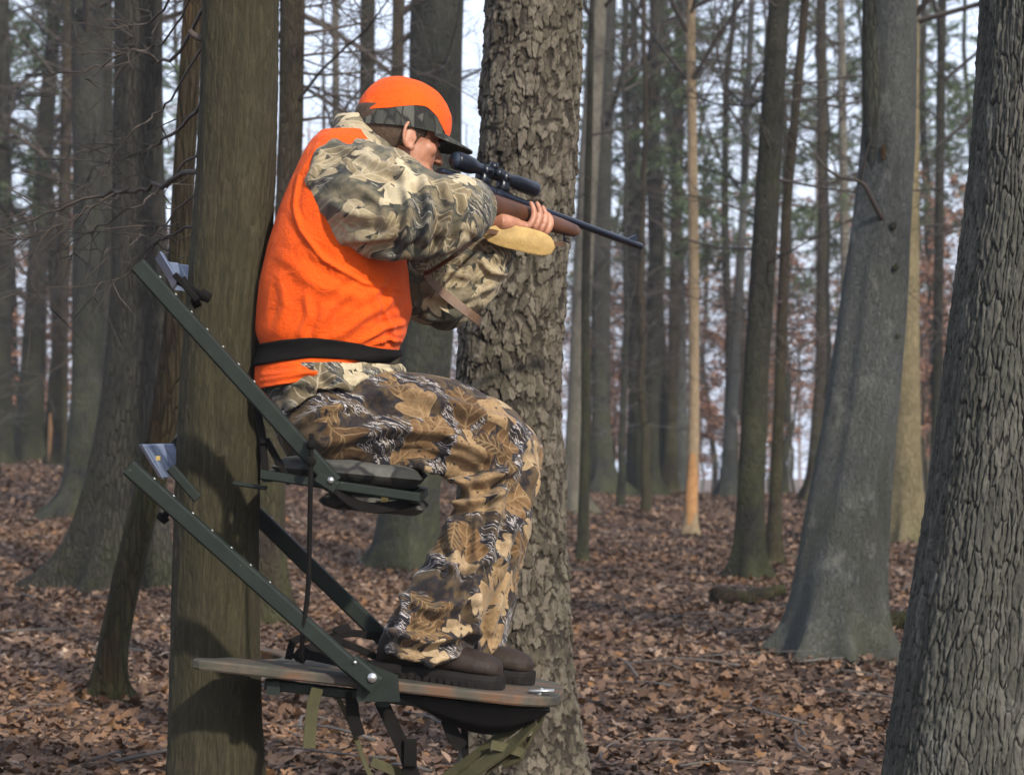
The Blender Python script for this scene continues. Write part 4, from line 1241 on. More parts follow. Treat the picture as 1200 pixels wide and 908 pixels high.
# ---- seat section
seat = empty('tree_stand', P(395, 572, 4.7), 'upper seat section of the dark green climbing stand the hunter sits on', 'tree stand')
def arm(parent, a, b, label=None, w=.034, h=.036):
    mb = MB(); mb.beam(a, b, w, h, up=(0, 1, 0), bevel=.12)
    o = obj('arm', mb, GS, parent, smooth=False)
    d = (Vector(b) - Vector(a)).normalized(); up = Vector((0, -1, 0))
    side = d.cross(up).normalized()
    for t in np.linspace(.08, .56, 7):
        mb = MB()
        p = lerp(a, b, t) + side * (w / 2) * (1 if side.z > 0 else -1)
        mb.tube([p, p + side * .0022 * (1 if side.z > 0 else -1)], [.0036, .003], 6)
        obj('rivet', mb, M['zinc'], o)
    mb = MB()
    for t in (0.985,):
        p = lerp(a, b, t); bolt(mb, (p.x, p.y - .017, p.z), .008, .008)
    obj('bolt', mb, M['zinc'], o)
    return o
arm(seat, P(162, 311, YN), P(392, 566, YN))
arm(seat, P(216, 322, YF), P(425, 555, YF))
v_blade(seat, (200, 296), (222, 332), 0)
def knob(parent, pa, pb, Y, r=.011):
    mb = MB(); a, b = P(*pa, Y), P(*pb, Y)
    mb.tube([a, lerp(a, b, .7), lerp(a, b, .72), b], [r * .6, r * .6, r * 1.2, r * 1.0], 10)
    obj('knob', mb, M['belt'], parent)
knob(seat, (208, 330), (246, 350), YN + .02)
knob(seat, (215, 325), (232, 360), YN + .05, .009)
mb = MB(); mb.beam(P(205, 322, YN + .01), P(232, 352, YN + .01), .012, .03, up=(0, 1, 0)); obj('latch', mb, M['belt'], seat, smooth=False)
for Yr in (YN + .01, YF - .01):
    mb = MB(); mb.beam(P(306, 556, Yr) if Yr < 4.7 else P(330, 552, Yr), P(492, 583, Yr) if Yr < 4.7 else P(500, 576, Yr), .020, .020, up=(0, 1, 0)); obj('side_rail', mb, GS, seat, smooth=False)
for px in (312, 400, 486):
    py = 556 + (px - 306) * 27 / 186 + 2
    a = P(px, py, YN); mb = MB(); mb.beam((a.x, YN + .02, a.z), (a.x, YF - .02, a.z), .022, .022, up=(0, 0, 1)); obj('cross_bar', mb, GS, seat, smooth=False)
mb = MB()                                            # front contact bar that bites the stand tree
a = P(274, 566, YN + .05)
mb.beam((a.x, a.y, a.z), (P(312, 570, YN + .05).x, a.y, P(0, 572, YN + .05).z), .008, .03, up=(0, 1, 0), bevel=.3)
obj('contact_plate', mb, GS, seat, smooth=False)
for pa, pb in (((306, 500), (312, 560)), ((312, 515), (340, 566)), ((300, 470), (309, 520))):
    mb = MB(); mb.beam(P(*pa, YN + .05), P(*pb, YN + .03), .014, .014, up=(0, 1, 0)); obj('brace', mb, M['belt'], seat, smooth=False)
mb = MB(); mb.beam(P(372, 558, YN - .002), P(394, 572, YN - .002), .030, .036, up=(0, 1, 0), bevel=.2); obj('arm_bracket', mb, GS, seat, smooth=False)
def cushion(mb, x0, x1, y0, y1, z_of, t, n=26):
    """padded slab following z_of(x)"""
    us = np.linspace(-1, 1, n); V = []; F = []
    for s in (1, -1):
        for a in us:
            for b in us:
                x = (x0 + x1) / 2 + (x1 - x0) / 2 * a; y = (y0 + y1) / 2 + (y1 - y0) / 2 * b
                e = max(0.0, 1 - abs(a) ** 6) ** .5 * max(0.0, 1 - abs(b) ** 6) ** .5
                V.append((x, y, z_of(x) + s * t * e * (1 + .10 * math.sin(a * 9 + 1) * math.sin(b * 7))))
    N = n * n
    for s in (0, 1):
        for i in range(n - 1):
            for j in range(n - 1):
                q = (s * N + i * n + j, s * N + (i + 1) * n + j, s * N + (i + 1) * n + j + 1, s * N + i * n + j + 1)
                F.append(q if s == 0 else q[::-1])
    mb.add(V, F)
mb = MB(); xs0, xs1 = P(318, 0, 4.5).x, P(494, 0, 4.5).x
zc = lambda x: P(0, 546 + (x - xs0) / (xs1 - xs0) * 16, 4.5).z
cushion(mb, xs0, xs1, YN + .03, YF - .04, zc, .026)
obj('cushion', mb, M['camo_seat'], seat)
mb = MB(); cushion(mb, P(372, 0, 4.5).x, P(496, 0, 4.5).x, YN + .06, YF - .08, lambda x: zc(x) - .064, .018)
obj('seat_pad_pouch', mb, M['camo_seat'], seat)
mb = MB(); mb.box(P(447, 596, YN + .045), P(455, 578, YN + .052) + Vector((0, 0.0, 0)), .001); obj('tag', mb, M['yellow'], seat, smooth=False)
mb = MB()
mb.ribbon(curve([P(392, 572, YN), P(420, 592, YN + .02), P(452, 594, YN + .03), P(492, 586, YN + .05)], 16), .022, (0, .3, 1))
obj('strap', mb, M['belt'], seat, smooth=False)

# ---- platform section
TILT = 0.1122
dz = lambda x, y=4.44: 0.617 - TILT * (x + 0.662) - 0.034 * (y - 4.44)
plat = empty('tree_stand', (-.3, 4.7, dz(-.3)), 'lower foot platform section of the climbing stand under the hunter\'s boots', 'tree stand')
def deck():
    x0, x1 = -.664, .115
    pts = []
    # outline, counter-clockwise from the near left tip; the notch at the left takes the trunk
    pts += [(x0 + .012, YN + .002), (x0 + .05, YN)]
    pts += [(x, YN) for x in np.linspace(-.55, -.02, 10)]
    for a in np.linspace(-90, -10, 8): pts.append((-.02 + .12 * math.cos(R(a)), YN + .12 + .12 * math.sin(R(a))))
    pts += [(x1, 4.72), (x1 - .004, 4.86)]
    for a in np.linspace(10, 90, 5): pts.append((.06 + .05 * math.cos(R(a)), YF - .05 + .05 * math.sin(R(a))))
    pts += [(x, YF) for x in np.linspace(.0, -.55, 9)]
    pts += [(x0 + .02, YF), (x0, YF - .015), (x0, YF - .05), (x0 + .03, YF - .075)]
    for a in np.linspace(70, -70, 9): pts.append((-.66 + .15 * math.cos(R(a)), 4.72 + .16 * math.sin(R(a))))
    pts += [(x0 + .03, YN + .06), (x0, YN + .035), (x0 - .002, YN + .012)]
    n = len(pts); t = .022
    V = []; 
    for k, (off, ins) in enumerate(((0.0, .004), (-.004, 0), (-t + .004, 0), (-t, .004))):
        for (x, y) in pts:
            cx, cy = -.27, 4.69
            d = Vector((cx - x, cy - y)).normalized() * ins
            V.append((x + d.x, y + d.y, dz(x, y) + off))
    F = []
    for k in range(3):
        for j in range(n):
            F.append((k * n + j, (k + 1) * n + j, (k + 1) * n + (j + 1) % n, k * n + (j + 1) % n))
    F += [tuple(range(n)), tuple(range(4 * n - 1, 3 * n - 1, -1))]
    return mesh_np('deck', V, F, M['deck'], smooth=False)
obj('deck', deck(), parent=plat)
a0, a1 = P(152, 548, YN - .012), P(434, 801, YN - .02)
arm(plat, a0, a1)
arm(plat, P(208, 512, YF), P(468, 766, YF), w=.036)
v_blade(plat, (180, 523), (204, 562), 0)
tagm = MB(); p = P(185, 537, YN + .028); tagm.box((p.x - .004, p.y, p.z - .005), (p.x + .005, p.y + .003, p.z + .005), .001); obj('tag', tagm, M['yellow'], plat, smooth=False)
knob(plat, (205, 590), (188, 610), YN + .02, .012)
mb = MB(); mb.beam(P(200, 548, YN + .01), P(232, 584, YN + .01), .02, .02, up=(0, 1, 0)); obj('latch', mb, M['green_steel'], plat, smooth=False)
for Yb in (YN - .012, YF + .004):
    for tri in (0,):
        x = -.292 if Yb < 4.7 else -.27
        mb = MB(); V = [(x - .01, dz(x) + .035), (x + .055, dz(x) + .01), (x + .06, dz(x) - .045), (x - .03, dz(x) - .045), (x - .03, dz(x) - .01)]
        VV = [(p[0], Yb - .003, p[1]) for p in V] + [(p[0], Yb + .003, p[1]) for p in V]; m_ = len(V)
        mb.add(VV, [tuple(range(m_))[::-1], tuple(range(m_, 2 * m_))] + [(j, (j + 1) % m_, m_ + (j + 1) % m_, m_ + j) for j in range(m_)])
        obj('arm_bracket', mb, GS, plat, smooth=False)
mb = MB(); mb.beam(P(410, 776, YN - .022), P(441, 802, YN - .022), .042, .046, up=(0, 1, 0), bevel=.12); 
br = obj('hinge_sleeve', mb, GS, plat, smooth=False)
mb = MB(); p = P(436, 794, YN - .05); mb.tube([(p.x, p.y + .006, p.z), (p.x, p.y, p.z)], [.011, .010], 8); p = P(416, 776, YN - .05); mb.tube([(p.x, p.y + .006, p.z), (p.x, p.y, p.z)], [.004, .004], 6)
obj('bolt', mb, M['zinc'], br)
# steel under the deck
for y in (YN + .05, YF - .03):
    mb = MB(); mb.beam((-.52, y, dz(-.52, y) - .040), (-.10, y, dz(-.10, y) - .040), .022, .022, up=(0, 1, 0)); obj('under_rail', mb, GS, plat, smooth=False)
for x in (-.50, -.27, -.05):
    mb = MB(); mb.beam((x, YN + .03, dz(x) - .046), (x, YF - .03, dz(x, YF) - .046), .028, .028, up=(0, 0, 1)); obj('cross_bar', mb, GS, plat, smooth=False)
def belly():
    mb = MB(); n, m = 26, 10; V = []; F = []
    for s in (0, 1):
        for i in range(n):
            t = i / (n - 1); x = -.26 + .34 * t
            sag = .075 * math.sin(math.pi * t ** 1.3) ** .8 + .003
            for j in range(m):
                u = j / (m - 1); y = YN + .02 + .42 * u
                V.append((x, y, dz(x, y) - .027 - (sag * (1 - .5 * (2 * u - 1) ** 4) if s else 0)))
    N = n * m
    for s in (0, 1):
        for i in range(n - 1):
            for j in range(m - 1):
                F.append((s * N + i * m + j, s * N + (i + 1) * m + j, s * N + (i + 1) * m + j + 1, s * N + i * m + j + 1))
    for i in range(n - 1):
        F.append((i * m, (i + 1) * m, N + (i + 1) * m, N + i * m)); F.append((i * m + m - 1, N + i * m + m - 1, N + (i + 1) * m + m - 1, (i + 1) * m + m - 1))
    mb.add(V, F); return mb
obj('under_pouch', belly(), M['belt'], plat)
# foot straps
for pts, w, Y0 in (([(338, 772), (344, 752), (362, 746), (392, 750), (420, 760), (445, 772)], .016, 4.50),
                   ([(352, 775), (372, 752), (410, 742), (446, 746), (480, 752)], .016, 4.62),
                   ([(345, 772), (358, 760), (380, 762), (402, 775), (440, 778)], .018, 4.48),
                   ([(375, 752), (400, 760), (392, 742), (410, 735)], .02, 4.52),
                   ([(350, 765), (420, 779), (470, 784)], .02, 4.47)):
    mb = MB(); mb.ribbon(curve([P(x, y, Y0 + .02 * k) for k, (x, y) in enumerate(pts)], 22), w, (.1, .5, .9), .003); obj('foot_strap', mb, M['belt'], plat, smooth=False)
mb = MB(); mb.ribbon(curve([P(430, 744, 4.75), P(480, 748, 4.72), P(560, 755, 4.62)], 10), .018, (0, .2, 1), .003); obj('foot_strap', mb, M['belt'], plat, smooth=False)
# hanging straps
for pts, w, Yh, mt, nm in (([(372, 806), (366, 830), (362, 876)], .026, 4.46, 'webbing_olive', 'hanging_strap'),
                       ([(412, 810), (414, 838), (421, 862)], .027, 4.48, 'belt', 'hanging_strap'),
                       ([(446, 820), (460, 850), (474, 880), (486, 915)], .030, 4.50, 'belt', 'hanging_strap'),
                       ([(390, 806), (400, 825), (412, 850), (430, 900), (440, 915)], .010, 4.50, 'webbing_olive', 'hanging_strap'),
                       ([(524, 842), (530, 858), (541, 876)], .030, 4.52, 'belt', 'hanging_strap'),
                       ([(543, 845), (545, 870), (547, 915)], .014, 4.56, 'belt', 'hanging_strap')):
    mb = MB(); mb.ribbon(curve([P(x, y, Yh) for x, y in pts], 16), w, (1, .35, .1), .0025)
    o = obj(nm, mb, M[mt], plat, smooth=False)
    if mt != 'belt': o['label'] = 'olive webbing strap'
mb = MB(); p = P(481, 882, 4.49); mb.box((p.x - .013, p.y - .006, p.z - .03), (p.x + .013, p.y + .006, p.z + .03), .004); obj('buckle', mb, M['belt'], plat, smooth=False)
for pts, w in (([(634, 832), (605, 850), (570, 875), (530, 905), (500, 925)], .026), ([(628, 845), (600, 872), (560, 900), (520, 930)], .034),
               ([(640, 830), (620, 868), (590, 888), (575, 900), (560, 925)], .022), ([(435, 892), (455, 900), (480, 912)], .02), ([(575, 872), (600, 878), (612, 884), (590, 896)], .02)):
    mb = MB(); k = np.random.default_rng(len(pts) + int(pts[0][0])).uniform(-.02, .02)
    mb.ribbon(curve([P(x, y, 4.50 + k + .01 * i) for i, (x, y) in enumerate(pts)], 24), w, (.55, .35, .8), .006)
    o = obj('harness_strap', mb, M['webbing_olive'], plat, smooth=False); o['label'] = 'padded olive shoulder strap'
mb = MB(); p = P(630, 818, 4.52); mb.tube([p, p + Vector((.01, 0, .022))], [.006, .004], 8); mb.box((p.x - .02, p.y - .01, dz(p.x) + .002), (p.x + .035, p.y + .012, dz(p.x) + .008), .002)
obj('wing_nut', mb, M['zinc'], plat)

# tether between the two sections
mb = MB(); c = curve([P(365, 508, YN - .045), P(364, 560, YN - .05), P(363, 620, YN - .045), P(361, 690, YN - .03), P(355, 738, YN - .03), P(353, 775, YN + .01)], 40)
mb.tube(c, .0052, 8)
for k in (2, 5): mb.ball(c[k], .011, n=10, m=8)
tag(obj('tether_cord', mb, M['belt'], None), 'black cord hanging between the seat section and the foot platform', 'cord')

# ================================================================== the rifle
A, B = np.array(P(535, 211, 4.74)), np.array(P(751, 289, 5.25))
RL = float(np.linalg.norm(B - A)); RD = (B - A) / RL
RS = np.cross(RD, (0, 0, 1)); RS /= np.linalg.norm(RS); RU = np.cross(RS, RD)
rp = lambda s, n=0.0, h=0.0: A + RD * s + RS * n + RU * h
rifle = empty('rifle', rp(0), 'bolt action rifle with black scope and walnut stock held by the hunter', 'rifle')
mb = MB(); mb.tube([rp(s) for s in (.10, .16, .20, .30, RL - .002, RL)], [.0145, .0135, .0115, .0098, .0085, .0078], 16); obj('barrel', mb, M['gun_blue'], rifle)
mb = MB(); mb.tube([rp(s) for s in (-.06, -.05, .0, .11, .125)], [.012, .0150, .0155, .0160, .014], 16)
mb.tube([rp(-.06, .01, 0), rp(-.062, .035, -.008), rp(-.066, .05, -.03)], [.0045, .0042, .004], 8); mb.ball(rp(-.067, .052, -.036), .009)
obj('receiver', mb, M['gun_blue'], rifle)
mb = MB(); mb.add([rp(RL - .055, -.003, .008), rp(RL - .055, .003, .008), rp(RL - .02, .003, .008), rp(RL - .02, -.003, .008), rp(RL - .026, -.0022, .024), rp(RL - .026, .0022, .024), rp(RL - .021, .0022, .024), rp(RL - .021, -.0022, .024)],
                  [(0, 1, 5, 4), (1, 2, 6, 5), (2, 3, 7, 6), (3, 0, 4, 7), (4, 5, 6, 7), (3, 2, 1, 0)]); obj('front_sight', mb, M['gun_blue'], rifle, smooth=False)
SH = .043
sc = [(-.012, .0185), (-.008, .0205), (.03, .0205), (.045, .0185), (.06, .0135), (.075, .0127), (.175, .0127), (.195, .0165), (.210, .0175), (.262, .0180), (.265, .0168)]
mb = MB(); mb.tube([rp(s, 0, SH) for s, r in sc], [r for s, r in sc], 20); scope = obj('scope', mb, M['gun_black'], rifle)
mb = MB(); mb.tube([rp(.118, 0, SH + .008), rp(.118, 0, SH + .026)], [.0105, .010], 14); mb.tube([rp(.118, .008, SH), rp(.118, .026, SH)], [.0105, .010], 14); obj('turret', mb, M['gun_black'], scope)
mb = MB(); mb.tube([rp(-.0125, 0, SH), rp(-.0135, 0, SH)], [.017, .017], 18); obj('lens', mb, M['glass'], scope); mb = MB(); mb.tube([rp(.265, 0, SH), rp(.2665, 0, SH)], [.0175, .0175], 18); obj('lens', mb, M['glass'], scope)
for s in (.088, .155):
    mb = MB(); mb.tube([rp(s - .009, 0, SH), rp(s + .009, 0, SH)], [.0155, .0155], 16); mb.beam(rp(s - .011, 0, .024), rp(s + .011, 0, .024), .022, .026, up=RU); mb.tube([rp(s, .013, SH), rp(s, .019, SH)], [.004, .004], 6)
    obj('scope_ring', mb, M['gun_black'], rifle)
def stock():
    mb = MB()
    secs = [(.432, -.018, .010, .010), (.425, -.020, .014, .015), (.36, -.021, .019, .019), (.20, -.024, .022, .022), (.08, -.028, .0225, .026), (-.02, -.030, .021, .026), (-.07, -.032, .019, .022), (-.11, -.044, .018, .022), (-.15, -.056, .019, .027), (-.20, -.062, .020, .034), (-.235, -.066, .020, .040), (-.245, -.067, .018, .038)]
    n = 24; V = []; F = []
    ss = np.array(secs); s2 = np.linspace(ss[0, 0], ss[-1, 0], 60)
    o = np.argsort(ss[:, 0])
    for s in s2:
        h, w, hh = [np.interp(s, ss[o, 0], ss[o, k]) for k in (1, 2, 3)]
        for j in range(n):
            a = 2 * math.pi * j / n; c, d = math.cos(a), math.sin(a)
            c = math.copysign(abs(c) ** .8, c); d = math.copysign(abs(d) ** .8, d)
            V.append(rp(s, w * c, h + hh * d))
    for i in range(59):
        for j in range(n):
            F.append((i * n + j, i * n + (j + 1) % n, (i + 1) * n + (j + 1) % n, (i + 1) * n + j))
    F += [tuple(range(n)), tuple(range(60 * n - 1, 59 * n - 1, -1))]
    return mb.add(V, F)
obj('stock', stock(), M['walnut'], rifle)
mb = MB(); mb.tube(curve([rp(-.005, 0, -.052), rp(-.02, 0, -.078), rp(-.055, 0, -.08), rp(-.08, 0, -.056)], 14), .0032, 8); mb.tube(curve([rp(-.035, 0, -.05), rp(-.038, 0, -.062), rp(-.03, 0, -.072)], 8), .0028, 6); obj('trigger_guard', mb, M['gun_black'], rifle)
mb = MB(); mb.beam(rp(-.245, 0, -.067), rp(-.258, 0, -.068), .034, .074, up=RU, bevel=.3); obj('recoil_pad', mb, M['recoil_pad'], rifle)
mb = MB(); mb.tube([rp(.39, 0, -.035), rp(.39, 0, -.05)], [.004, .004], 6); mb.tube(curve([rp(.385, .0, -.05), rp(.39, .016, -.056), rp(.395, 0, -.05)], 8), .0022, 6); obj('sling_swivel', mb, M['gun_black'], rifle)
mb = MB(); mb.ribbon(curve([rp(.39, 0, -.058), P(652, 286, 4.99), P(610, 283, 4.905), P(575, 271, 4.80), P(558, 280, 4.745), P(532, 300, 4.70), P(505, 318, 4.74), P(498, 322, 4.80), P(520, 344, 4.835), P(551, 368, 4.85), P(562, 378, 4.90), P(556, 386, 4.98)], 60), np.interp(np.linspace(0, 1, 60), [0, .45, .62, .72, 1], [.012, .010, .012, .021, .021]), (.35, .2, .9), .003)
obj('sling', mb, M['sling'], rifle, smooth=False)

# ================================================================== the hunter
person = empty('person', P(395, 530, 4.70), 'hunter in orange vest and cap and leaf camouflage, seated and aiming a rifle', 'person')
SUB = None
# ---- head frame
yaw, pit = R(30), R(11)
hf = np.array((math.cos(yaw) * math.cos(pit), math.sin(yaw) * math.cos(pit), -math.sin(pit)))
hr = np.array((math.sin(yaw), -math.cos(yaw), 0.0)); hu = np.cross(hr, hf)
HC = np.array(P(468, 161, 4.74))
hp = lambda f, r, u: HC + hf * f + hr * r + hu * u
HA = (hf, hr, hu)

def finger(mb, pts, r=(.0088, .0083, .0075, .006)):
    c = curve(pts, 12); mb.tube(c, np.interp(np.linspace(0, 1, 12), np.linspace(0, 1, len(r)), r), 10)
    mb.ball(c[-1], r[-1], n=10, m=8)

def build_body():
    mb = MB()
    mb.ball(hp(-.012, 0, .03), (.096, .075, .088), HA, 28, 20)
    mb.ball(hp(.025, 0, -.028), (.064, .062, .082), HA, 28, 20)
    mb.ball(hp(.018, 0, -.078), (.058, .056, .036), HA, 24, 16)
    mb.ball(hp(.070, 0, -.098), (.022, .024, .017), HA)
    mb.ball(hp(.070, 0, .022), (.022, .050, .013), HA)
    for s in (1, -1):
        mb.ball(hp(.052, .043 * s, -.018), (.022, .020, .020), HA)
        mb.ball(hp(.074, .031 * s, -.001), (.011, .014, .009), HA)
        mb.ball(hp(.099, .010 * s, -.030), (.010, .007, .007), HA)
        mb.ball(hp(.030, .050 * s, -.070), (.040, .012, .022), HA)
        # ear: rim, lobe and hollow
        e = []
        for a in np.linspace(-150, 130, 16):
            e.append(hp(-.014 - .0165 * math.cos(R(a)) * (1 if True else 1) * -1 * -1, (.079 + .006 * math.cos(R(a))) * s, -.006 + .029 * math.sin(R(a) * 1.0)))
        mb.tube(curve(e, 24), .0046, 8)
        mb.ball(hp(-.010, .074 * s, -.010), (.015, .006, .024), HA)
        mb.ball(hp(-.003, .078 * s, -.033), (.008, .005, .009), HA)
        mb.ball(hp(.002, .078 * s, -.012), (.004, .004, .007), HA)
    mb.tube([hp(.080, 0, .010), hp(.096, 0, -.012), hp(.106, 0, -.028)], [.008, .0095, .0115], 12)
    mb.ball(hp(.106, 0, -.030), (.011, .011, .009), HA)
    mb.ball(hp(.084, 0, -.058), (.011, .024, .0055), HA); mb.ball(hp(.082, 0, -.070), (.011, .020, .006), HA)
    # neck, trunk, hips and limbs under the clothes
    mb.tube([hp(-.028, 0, -.03), P(436, 190, 4.75), P(420, 215, 4.75)], [.060, .060, .075], 20)
    mb.tube([P(415, 205, 4.75), P(402, 260, 4.74), P(392, 340, 4.74), P(386, 420, 4.74), P(388, 500, 4.74)], [.10, .13, .13, .125, .13], 20)
    def limb(pts, rr): mb.tube(curve(pts, 20), np.interp(np.linspace(0, 1, 20), np.linspace(0, 1, len(rr)), rr), 16)
    limb([P(412, 222, 4.62), P(480, 250, 4.53), P(535, 252, 4.54)], [.062, .055, .045])
    limb([P(535, 252, 4.54), P(552, 246, 4.62), P(548, 232, 4.70)], [.045, .042, .030])
    limb([P(430, 230, 4.90), P(470, 300, 4.93), P(514, 350, 4.95)], [.062, .055, .045])
    limb([P(514, 350, 4.95), P(552, 312, 4.93), P(584, 272, 4.90)], [.045, .040, .029])
    for (h, k, a_, t) in (((400, 500, 4.62), (588, 532, 4.60), (500, 760, 4.58), (560, 795, 4.56)), ((400, 500, 4.84), (592, 534, 4.80), (545, 762, 4.77), (600, 792, 4.76))):
        limb([P(*h), P(*k)], [.078, .05]); limb([P(*k), P(k[0] + (a_[0] - k[0]) * .45, (k[1] + a_[1]) / 2, k[2]), P(*a_)], [.05, .045, .035])
    # left hand: palm under the fore-end, fingers curled up its near side, thumb up the far side
    wr = P(586, 268, 4.905)
    mb.tube(curve([wr, rp(.150, .006, -.062), rp(.20, .006, -.060)], 10), np.linspace(.026, .026, 10), 14, squash=.8)
    mb.tube([rp(.165, .008, -.058), rp(.195, .008, -.060), rp(.285, .006, -.055), rp(.298, .006, -.053)], [.022, .028, .026, .018], 16, squash=.6, up=RU)
    for k, (s, ln) in enumerate(((.222, 1.0), (.243, 1.08), (.264, 1.0), (.284, .82))):
        finger(mb, [rp(s - .012, .012, -.062), rp(s - .004, .034, -.058), rp(s + .004, .040, -.058 + .024 * ln), rp(s + .006, .036, -.058 + .042 * ln), rp(s + .002, .0295, -.058 + .056 * ln)])
    finger(mb, [rp(.175, -.010, -.055), rp(.195, -.032, -.045), rp(.215, -.036, -.022), rp(.232, -.030, -.006)], (.012, .0105, .0095, .0075))
    # right hand round the wrist of the stock
    wr = P(549, 233, 4.70)
    mb.tube(curve([P(552, 240, 4.66), wr, rp(-.115, .018, -.072), rp(-.085, .024, -.062)], 12), np.linspace(.028, .026, 12), 14, squash=.75)
    mb.ball(rp(-.095, .022, -.058), (.038, .016, .034), (RD, RS, RU), 16, 12)
    for k, (s, h) in enumerate(((-.075, -.048), (-.088, -.066), (-.103, -.082), (-.120, -.094))):
        if k == 0: finger(mb, [rp(-.09, .03, -.045), rp(-.065, .030, -.046), rp(-.045, .024, -.054), rp(-.034, .010, -.062)])
        else: finger(mb, [rp(s, .030, h + .012), rp(s + .026, .022, h), rp(s + .030, .0, h - .006), rp(s + .018, -.018, h + .004), rp(s + .006, -.026, h + .014)])
    finger(mb, [rp(-.11, .018, -.035), rp(-.10, .008, -.016), rp(-.092, -.010, -.012), rp(-.082, -.024, -.022)], (.012, .0105, .0095, .0075))
    me = remesh(mb, 0.0034, 3, 'body')
    me.materials.clear(); me.materials.append(M['skin'])
    me.polygons.foreach_set('use_smooth', np.ones(len(me.polygons), bool))
    return me
obj('body', build_body(), parent=person)
for s in (1, -1):
    mb = MB(); mb.ball(hp(.0785, .031 * s, -.001), (.008, .010, .005), HA, 12, 8); o = obj('eye', mb, M['zinc'], person)
def hair():
    V = []; F = []; nr, nc = 12, 40
    for i in range(nr):
        u = -.052 + .10 * i / (nr - 1)
        for j in range(nc):
            a = R(62) + (R(360 - 124)) * j / (nc - 1)
            # sideburns in front of the ears, shorter over them
            k = math.sqrt(max(0, 1 - ((u - .03) / .094) ** 2))
            uu = u
            if abs(math.degrees(a) - 180) > 78: uu = max(u, -.030)
            if abs(math.degrees(a) - 180) > 108: uu = max(u, .0)
            V.append(hp(-.012 + .0985 * k * math.cos(a), .0785 * k * math.sin(a), uu))
    for i in range(nr - 1):
        for j in range(nc - 1):
            F.append((i * nc + j, i * nc + j + 1, (i + 1) * nc + j + 1, (i + 1) * nc + j))
    return mesh_np('hair', V, F, M['hair'])
o = obj('hair', hair(), parent=person)
m_ = o.modifiers.new('s', 'SOLIDIFY'); m_.thickness = .004; m_.offset = 1

# ---- cap
cap = None
def cap_pt(th, t, out=0.0):
    """th from the front, t = 0 rim .. 1 top button"""
    rim = .012 + .010 * math.cos(th)
    top = .132
    u = rim + (top - rim) * t
    k = max(0.0, 1 - max(t, 0.0) ** 2.5) ** .40
    fr = (.116 if math.cos(th) > 0 else .104) + out
    bulge = .006 * max(0, math.cos(th)) ** 2 * math.sin(math.pi * min(1, t * 1.3))
    seam = 0.0012 * abs(math.sin(3 * th)) ** .3
    return hp(-.004 + (fr * k + bulge) * math.cos(th), ((.086 + out) * k + seam) * math.sin(th), u)
def bound(th):
    d = abs((math.degrees(th) + 180) % 360 - 180)
    return float(np.interp(d, [0, 40, 52, 66, 82, 100, 130, 180], [-.015, -.015, .10, .30, .42, .38, .27, .20]))
def cap_part(lo, hi, n=22, m=72, out=0.0):
    V = []; F = []
    for i in range(n):
        for j in range(m):
            th = 2 * math.pi * j / m
            t = lo(th) + (hi(th) - lo(th)) * i / (n - 1)
            V.append(cap_pt(th, min(t, .9995), out))
    for i in range(n - 1):
        for j in range(m):
            k = (j + 1) % m
            F.append((i * m + j, i * m + k, (i + 1) * m + k, (i + 1) * m + j))
    return V, F
cap_e = empty('cap', hp(0, 0, .03)); cap_e.parent = person; cap_e.location = Vector(hp(0, 0, .03)) - person.location
V, F = cap_part(bound, lambda th: 1.0, out=.0012); me = mesh_np('crown', V, F, M['orange'])
folds(me, [([(430, 125), (450, 104), (478, 95)], 2.2, .002), ([(512, 140), (508, 110), (486, 94)], 2.0, .0016), ([(452, 128), (470, 108), (482, 95)], 2.0, .0018)], .0014, (24, 24, 24), 14)
obj('crown', me, parent=cap_e)
mb = MB(); mb.ball(cap_pt(0, 1.0), (.006, .006, .003), HA, 12, 8); obj('button', mb, M['orange'], cap_e)
V, F = cap_part(lambda th: -.02, lambda th: bound(th) + .02); obj('side_panel', mesh_np('side_panel', V, F, M['camo_cap']), parent=cap_e)
mb = MB(); V = []; F = []
n, m = 14, 30
for s in (0, 1):
    for i in range(n):
        t = i / (n - 1)
        for j in range(m):
            a = R(-64 + 128 * j / (m - 1)); w = math.cos(a * 90 / 64)
            L = .070 * max(w, 0) ** .55 * t
            base = np.array(cap_pt(a, 0.0)); 
            p = base + hf * L * 1.0 - hu * (L * .20 + .012 * (math.sin(a) ** 2) * 1.0 * t) + hu * (.003 if s == 0 else 0)
            V.append(p)
N = n * m
for s in (0, 1):
    for i in range(n - 1):
        for j in range(m - 1):
            F.append((s * N + i * m + j, s * N + (i + 1) * m + j, s * N + (i + 1) * m + j + 1, s * N + i * m + j + 1))
for j in range(m - 1): F.append(((n - 1) * m + j, N + (n - 1) * m + j, N + (n - 1) * m + j + 1, (n - 1) * m + j + 1))
obj('brim', mesh_np('brim', V, F, M['camo_cap']), parent=cap_e)

